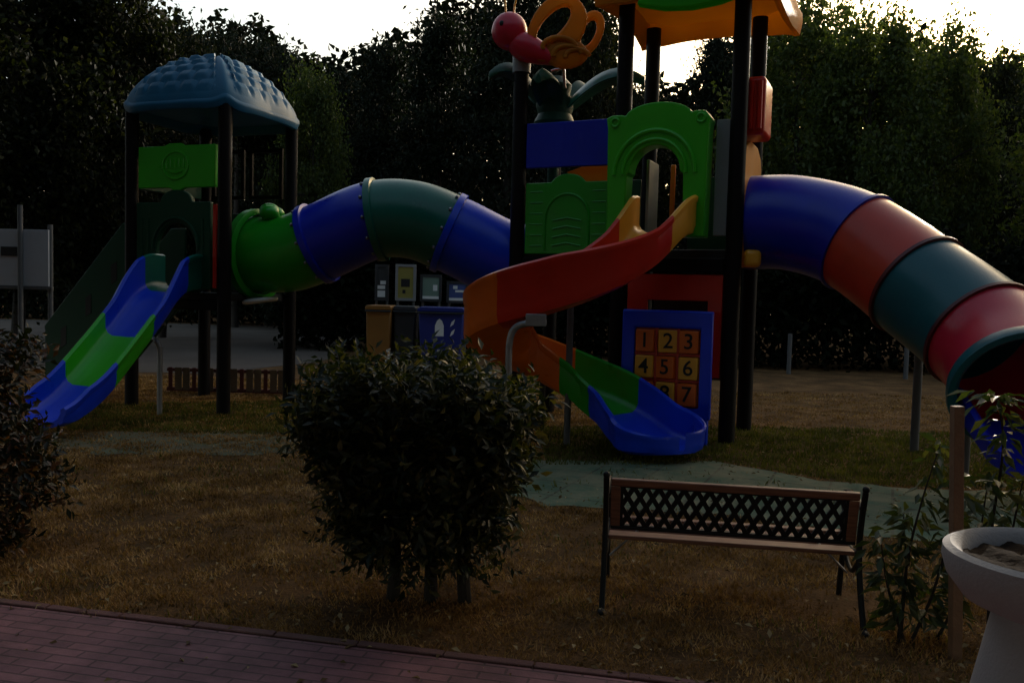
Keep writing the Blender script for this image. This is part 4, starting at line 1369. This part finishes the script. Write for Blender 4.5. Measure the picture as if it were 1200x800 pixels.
poster('yellow poster with a dark picture in a white frame above the bins', 463, 488, 310, 352, 19.4, M['postery'], True, [(-0.22, 0.2, 0.38, 0.6), (-0.15, 0.0, 0.2, 0.3)])
poster('narrow dark poster with small white picture left of the yellow poster', 439, 456, 310, 352, 19.6, M['bindark'], False, [(-0.3, 0.25, 0.1, 0.28), (-0.3, 0.25, 0.32, 0.42), (-0.1, 0.3, 0.45, 0.55)])
poster('grey green poster with a pale bottom strip right of the yellow poster', 492, 518, 322, 353, 19.5, M['posterg'], False, [(-0.42, 0.42, 0.08, 0.2), (0.1, 0.3, 0.4, 0.62)])
poster('blue poster with a white strip above the blue bin', 523, 549, 330, 355, 19.6, M['posterb'], False, [(-0.42, 0.42, 0.08, 0.24), (-0.1, 0.3, 0.5, 0.6), (-0.2, 0.0, 0.65, 0.8)])
# thin fence posts out on the bare ground
for lab, (px_, py_), top in (('thin grey post on bare earth before the dark hedge, left of the tube slide', (924, 438), 391), ('thin grey post beside the support of the tube slide, before the dark hedge', (1061, 444), 394)):
    g_ = G(px_, py_)
    tz_ = P(px_, top, g_.y).z
    t = MB().tube([(0, 0, 0), (0, 0, tz_)], 0.05, 10)
    o = t.build('fence_post', M['greypole'], None)
    o.location = (g_.x, g_.y, 0)
    tag(o, lab, 'post', 'thin posts on the bare ground')


# ------------------------------------------------------------------ trees
def crown_mesh(name, kind, seed, mat):
    global rng
    rng = np.random.default_rng(seed)
    H, RR, zb = 10.0, 2.6, 1.6
    if kind == 'broad':
        nc, per, sig, L = 150, 190, 0.34, 0.175
        th = rng.uniform(0, 2 * PI, nc); t = rng.uniform(0, 1, nc)
        rad = RR * np.sin(PI * np.clip(0.10 + 0.80 * t, 0, 1)) ** 0.7 * np.sqrt(rng.uniform(0.05, 1, nc))
        c = np.column_stack([rad * np.cos(th), rad * np.sin(th), zb + (H - zb) * t])
        c[:, :2] += rng.normal(0, 0.25, (nc, 2))
        st = np.array([0.9, 0.9, 1.25])
    elif kind == 'conifer':
        nc, per, sig, L = 170, 170, 0.33, 0.185
        th = rng.uniform(0, 2 * PI, nc); t = rng.uniform(0, 1, nc) ** 1.25
        rad = (RR * (1 - t) ** 0.75 + 0.15) * np.sqrt(rng.uniform(0.15, 1, nc))
        c = np.column_stack([rad * np.cos(th), rad * np.sin(th), 0.8 + (H - 0.8) * t - 0.12 * rad])
        st = np.array([1.25, 1.25, 0.6])
    else:   # umbrella pine
        nc, per, sig, L = 130, 130, 0.40, 0.22
        th = rng.uniform(0, 2 * PI, nc); rad = 3.4 * np.sqrt(rng.uniform(0, 1, nc))
        z = 7.6 + (1 - (rad / 3.6) ** 2) * 2.2 * rng.uniform(-0.5, 1, nc)
        c = np.column_stack([rad * np.cos(th), rad * np.sin(th), z])
        st = np.array([1.1, 1.1, 0.75])
    ntot = nc * per
    size = rng.uniform(0.65, 1.35, nc)
    off = rng.normal(0, 1, (ntot, 3)) * sig * st * np.repeat(size, per)[:, None]
    p = np.repeat(c, per, 0) + off
    d = rand_dirs(ntot, -0.25); n = rand_dirs(ntot, 0.7)
    LL = L * rng.uniform(0.6, 1.3, ntot)
    v, t_ = leaf_geo(p, d, n, LL, LL * (0.62 if kind == 'broad' else 0.42))
    return v, t_, c


def tree_thing(kind, label, seed, mat):
    t = thing({'broad': 'broadleaf_tree', 'conifer': 'conifer_tree', 'pine': 'umbrella_pine'}[kind], label, 'tree', (0, 0, 0), 0, 'trees behind the playground')
    v, tr, c = crown_mesh('crown', kind, seed, mat)
    fast_mesh('crown', v, tr, mat, t)
    tk = MB()
    top = 8.5 if kind != 'pine' else 8.0
    axis = cr([(0, 0, -0.1), (0.08, 0.05, 2.0), (-0.06, 0.08, 4.5), (0.05, -0.03, top)], 6)
    tk.tube(axis, [0.20 - 0.16 * i / (len(axis) - 1) for i in range(len(axis))], 10)
    for k in range(16):
        q_ = Vector(c[(k * 7) % len(c)].tolist())
        z = max(1.2, min(q_.z - 0.8, top - 0.6))
        i = min(range(len(axis)), key=lambda j: abs(axis[j].z - z))
        s_ = axis[i]
        tk.tube(cr([s_, s_.lerp(q_, 0.5) + Vector((0, 0, 0.15)), q_], 4), [0.06 - 0.05 * j / 8 for j in range(9)], 6)
    tk.build('trunk', M['bark'], t)
    return t


masters = {
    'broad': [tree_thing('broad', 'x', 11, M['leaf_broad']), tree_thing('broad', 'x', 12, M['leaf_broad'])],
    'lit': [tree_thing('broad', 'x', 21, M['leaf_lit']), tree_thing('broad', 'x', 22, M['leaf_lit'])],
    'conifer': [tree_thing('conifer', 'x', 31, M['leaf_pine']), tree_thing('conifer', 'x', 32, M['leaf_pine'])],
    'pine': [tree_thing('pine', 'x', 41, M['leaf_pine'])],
}
used = set()


def put_tree(kind, k, px_, topy, wpx, Y, label):
    """px, top row and width in the photograph tell where it stands and how large it is"""
    global used
    m_ = masters[kind][k % len(masters[kind])]
    q_ = P(px_, topy, Y)
    H = {'pine': 10.3}.get(kind, 10.6)
    base_w = {'pine': 7.6, 'conifer': 5.8}.get(kind, 6.0)
    sz = q_.z / H
    sxy = wpx * Y / 1000 / base_w
    if m_.name not in used:
        t = m_; used.add(m_.name)
    else:
        t = dup(m_)
    x_b = P(px_, 340, Y).x
    t.location = (x_b, Y, 0); t.rotation_euler = (0, 0, random.uniform(0, 6.28)); t.scale = (sxy, sxy, sz)
    t['label'] = label
    return t


put_tree('broad', 0, 20, -90, 250, 21, 'tall dark broadleaf tree filling the left edge above the notice board')
put_tree('broad', 1, 120, -50, 210, 23, 'dark broadleaf tree with specks of sky, left of the blue dome roof')
put_tree('broad', 0, 190, 20, 150, 26, 'shorter broadleaf tree right behind the left half of the blue dome roof')
put_tree('pine', 0, 275, 22, 190, 34, 'umbrella pine with rounded top just right above the blue dome roof')
put_tree('conifer', 0, 315, 40, 170, 36, 'dark conifer seen between the blue roof and the pale sky gap')
put_tree('lit', 0, 365, 82, 110, 25, 'small olive green tree standing over the navy tunnel section')
put_tree('conifer', 1, 395, 74, 150, 33, 'dark conifer low in the dip of the skyline over the navy tunnel')
put_tree('conifer', 1, 445, 38, 150, 31, 'conifer at the right end of the pale sky gap, above the teal tunnel section')
put_tree('conifer', 0, 510, 0, 170, 29, 'tall dark conifer left of the butterfly')
put_tree('conifer', 1, 590, -80, 200, 27, 'tallest dark conifer directly behind the butterfly')
put_tree('broad', 1, 668, -40, 140, 29, 'dark broadleaf tree between the butterfly wings and the orange roof')
put_tree('broad', 0, 735, 95, 120, 32, 'low broadleaf tree seen under the orange roof at its left posts')
put_tree('conifer', 0, 830, 22, 130, 30, 'dark conifer seen under the orange roof between its front posts')
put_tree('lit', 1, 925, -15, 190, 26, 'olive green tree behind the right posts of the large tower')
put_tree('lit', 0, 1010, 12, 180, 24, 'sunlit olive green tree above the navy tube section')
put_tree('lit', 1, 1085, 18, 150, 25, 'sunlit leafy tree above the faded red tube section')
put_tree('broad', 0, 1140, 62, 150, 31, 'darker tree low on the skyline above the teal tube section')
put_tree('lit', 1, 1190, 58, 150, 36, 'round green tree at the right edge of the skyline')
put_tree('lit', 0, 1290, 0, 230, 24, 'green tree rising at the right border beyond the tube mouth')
put_tree('broad', 1, -130, -60, 260, 18, 'dark broadleaf tree whose boughs hang in from the left border')
put_tree('broad', 1, 1420, -60, 260, 22, 'broadleaf tree standing beyond the right border')
put_tree('broad', 0, 1620, -120, 300, 19, 'broadleaf tree farther beyond the right border')

for k, (kind, x, y, sx_, sz_) in enumerate((('broad', -10, -4, 1.7, 1.5), ('broad', -4.5, -7.5, 1.8, 1.6), ('broad', 1.5, -8, 1.8, 1.5), ('broad', 7, -7, 1.8, 1.6), ('broad', 11, -2, 1.7, 1.5),
                                          ('broad', -12, 3, 1.6, 1.4), ('broad', 12.5, 5, 1.5, 1.3), ('broad', -12.5, 10, 1.6, 1.3), ('broad', -1.5, -4.5, 1.5, 1.25))):
    t = dup(masters[kind][k % 2], (x, y, 0), random.uniform(0, 6.28), (sx_, sx_, sz_))  # unseen trees added to cut the sky light on the playground
    t['label'] = ['broad shade tree at the brick pavement, out of the frame', 'broad shade tree beside the lawn, out of the frame'][0 if y < -1 else 1]
    t['group'] = 'shade trees round the lawn, out of the frame'

rng = np.random.default_rng(99)


def hedge(label, x0, x1, Y, depth, h, n, L, slope=0.0):
    t = thing('hedge', label, 'hedge', ((x0 + x1) / 2, Y, 0), slope, 'dark hedges behind the playground')
    half = (x1 - x0) / 2
    x = rng.uniform(-half, half, n); y = rng.uniform(-depth / 2, depth / 2, n)
    top = h * (0.86 + 0.10 * np.sin(x * 1.3 + 1) + 0.07 * np.sin(x * 3.7) + 0.05 * rng.normal(size=n))
    z = top * rng.uniform(0, 1, n) ** 0.8
    p = np.column_stack([x, y, z])
    d = rand_dirs(n, 0.2); nn = rand_dirs(n, 0.5)
    LL = L * rng.uniform(0.6, 1.3, n)
    v, tr = leaf_geo(p, d, nn, LL, LL * 0.55)
    fast_mesh('foliage', v, tr, M['leaf_hedge'], t)
    sm = MB()
    for k in range(max(4, int((x1 - x0) / 1.2))):
        xx = -half + (k + 0.5) * (x1 - x0) / max(4, int((x1 - x0) / 1.2))
        sm.tube([(xx, 0, 0), (xx + 0.1, 0.05, h * 0.5), (xx - 0.05, 0, h * 0.8)], [0.05, 0.035, 0.01], 6)
    sm.build('stems', M['bark'], t)
    return t


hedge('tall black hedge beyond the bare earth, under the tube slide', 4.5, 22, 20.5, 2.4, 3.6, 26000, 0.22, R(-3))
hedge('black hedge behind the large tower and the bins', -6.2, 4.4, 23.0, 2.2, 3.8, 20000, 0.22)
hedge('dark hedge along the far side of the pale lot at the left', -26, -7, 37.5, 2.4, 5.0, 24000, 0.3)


def woods():
    n = 270000
    x = rng.uniform(-62, 66, n); y = rng.uniform(45, 52, n)
    px_ = 600 + 1000 * x / y
    sky_px = [-700, 200, 250, 300, 350, 400, 430, 500, 520, 700, 722, 812, 830, 900, 1000, 1080, 1130, 1200, 1900]
    sky_y = [40, 45, 48, 55, 72, 92, 70, 30, 15, 15, 104, 104, 45, 30, 42, 45, 68, 80, 70]
    ty = np.interp(px_, sky_px, sky_y)
    bump = 0.9 * np.abs(np.sin(x * 0.55)) + 0.6 * np.abs(np.sin(x * 1.35 + 1.1)) + 0.35 * np.sin(x * 3.1) * np.sin(y * 2.0)
    top = CAMZ + (343 - ty) / 1000 * 48.5 - 1.3 + bump
    z = top * rng.uniform(0, 1, n) ** 0.85
    p = np.column_stack([x, y, z])
    LL = 0.46 * rng.uniform(0.6, 1.3, n)
    v, t = leaf_geo(p, rand_dirs(n, 0.1), rand_dirs(n, 0.4), LL, LL * 0.7)
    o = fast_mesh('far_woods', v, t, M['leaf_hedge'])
    o['kind'] = 'stuff'
    tag(o, 'dark far woods closing the view behind all the trees', 'woods')


woods()


# ------------------------------------------------------------------ grass and litter
def inside(poly, x, y):
    r = np.zeros(len(x), bool)
    n = len(poly)
    j = n - 1
    for i in range(n):
        xi, yi = poly[i][0], poly[i][1]; xj, yj = poly[j][0], poly[j][1]
        cond = ((yi > y) != (yj > y)) & (x < (xj - xi) * (y - yi) / (yj - yi + 1e-12) + xi)
        r ^= cond; j = i
    return r


def patch(x, y, f, ph):
    return 0.5 + 0.25 * np.sin(x * f + ph) * np.sin(y * f * 1.3 + ph * 2) + 0.25 * np.sin(x * f * 2.3 + y * 1.7 + ph) * np.sin(y * f * 2.9 - x)


def grass(name, label, n, area_fn, hgt, mat, wmin=0.0022):
    x = rng.uniform(-7.5, 7.5, n * 4)
    u = rng.uniform(0, 1, n * 4)
    y = 3.3 * (15.0 / 3.3) ** u                # denser near the camera
    keep = np.abs(x) < y * 0.66 + 0.4
    keep &= rng.uniform(size=len(x)) < area_fn(x, y)
    x, y = x[keep][:n], y[keep][:n]
    n = len(x)
    h = hgt * rng.uniform(0.4, 1.25, n) * (0.45 + 1.1 * patch(x, y, 5.1, 1.3))
    az = rng.uniform(0, 2 * PI, n)
    lean_ = rng.uniform(0.2, 1.3, n)
    base = np.column_stack([x, y, np.zeros(n)])
    dv = np.column_stack([np.cos(az), np.sin(az), np.zeros(n)])
    sv = np.column_stack([-np.sin(az), np.cos(az), np.zeros(n)])
    wv = np.maximum(wmin, 0.0009 * y)[:, None]
    tip = base + dv * (h * lean_)[:, None] + np.array([[0, 0, 1]]) * (h)[:, None]
    v = np.stack([base - sv * wv, base + sv * wv, tip], 1).reshape(-1, 3)
    k = np.arange(n) * 3
    o = fast_mesh(name, v, np.stack([k, k + 1, k + 2], 1), mat)
    o['kind'] = 'stuff'
    tag(o, label, 'grass')


matxy = [(p.x, p.y) for p in mat_pts]
dirtxy = [(p.x, p.y) for p in dp]


def off_pave(x, y):
    return ((x - PA.x) * (-pn.x) + (y - PA.y) * (-pn.y)) > 0.02 + 0.05 * np.sin(x * 7) * np.sin(x * 2.3)


greenzone = [(G(a, b).x, G(a, b).y) for a, b in ((845, 500), (1000, 503), (1110, 508), (1300, 520), (1300, 580), (1110, 572), (1010, 568), (930, 556), (850, 542), (760, 545), (640, 545), (630, 500))]
greenzone2 = [(G(a, b).x, G(a, b).y) for a, b in ((60, 475), (350, 470), (600, 500), (640, 545), (400, 512), (80, 505))]


def dry_area(x, y):
    m_ = off_pave(x, y) & ~inside(matxy, x, y) & ~inside(greenzone, x, y)
    return m_ * np.where(inside(dirtxy, x, y), 0.5, 1.0) * np.clip(patch(x, y, 2.2, 0.7) * patch(x, y, 6.3, 2.9) * 2.6, 0.06, 1)


def green_area(x, y):
    z = inside(greenzone, x, y) | inside(greenzone2, x, y)
    some = off_pave(x, y) & (patch(x, y, 1.4, 2.1) > 0.62) & ~inside(matxy, x, y) & ~inside(dirtxy, x, y) & (y < 9)
    edge = inside(matxy, x, y) & (patch(x, y, 3.1, 4.0) > 0.66)
    return z * 1.0 + some * 0.07 + edge * 0.12


grass('dry_grass', 'short dry straw coloured grass covering the lawn round the bench', 210000, dry_area, 0.025, M['straw'])
grass('green_grass', 'thin green grass growing round the large tower and in patches of the lawn', 80000, green_area, 0.042, M['grass'])


def litter():
    n = 3000
    u = rng.uniform(0, 1, n); y = 3.2 * (12 / 3.2) ** u
    x = rng.uniform(-1, 1, n) * (y * 0.66)
    keep = off_pave(x, y) | (rng.uniform(size=n) < 0.10)
    x, y = x[keep], y[keep]; n = len(x)
    p = np.column_stack([x, y, np.full(n, 0.030)])
    d = rand_dirs(n); d[:, 2] *= 0.25; d = unit(d)
    LL = rng.uniform(0.015, 0.05, n)
    v, t = leaf_geo(p, d, rand_dirs(n, 3.0), LL, LL * 0.5, 0.3)
    o = fast_mesh('fallen_leaves', v, t, M['litter'])
    o['kind'] = 'stuff'; tag(o, 'small dry fallen leaves scattered over the lawn', 'leaves')


litter()

scene.cycles.max_bounces = 6
scene.cycles.diffuse_bounces = 3
scene.cycles.glossy_bounces = 3
scene.cycles.transmission_bounces = 2
scene.cycles.transparent_max_bounces = 4
scene.cycles.use_denoising = True
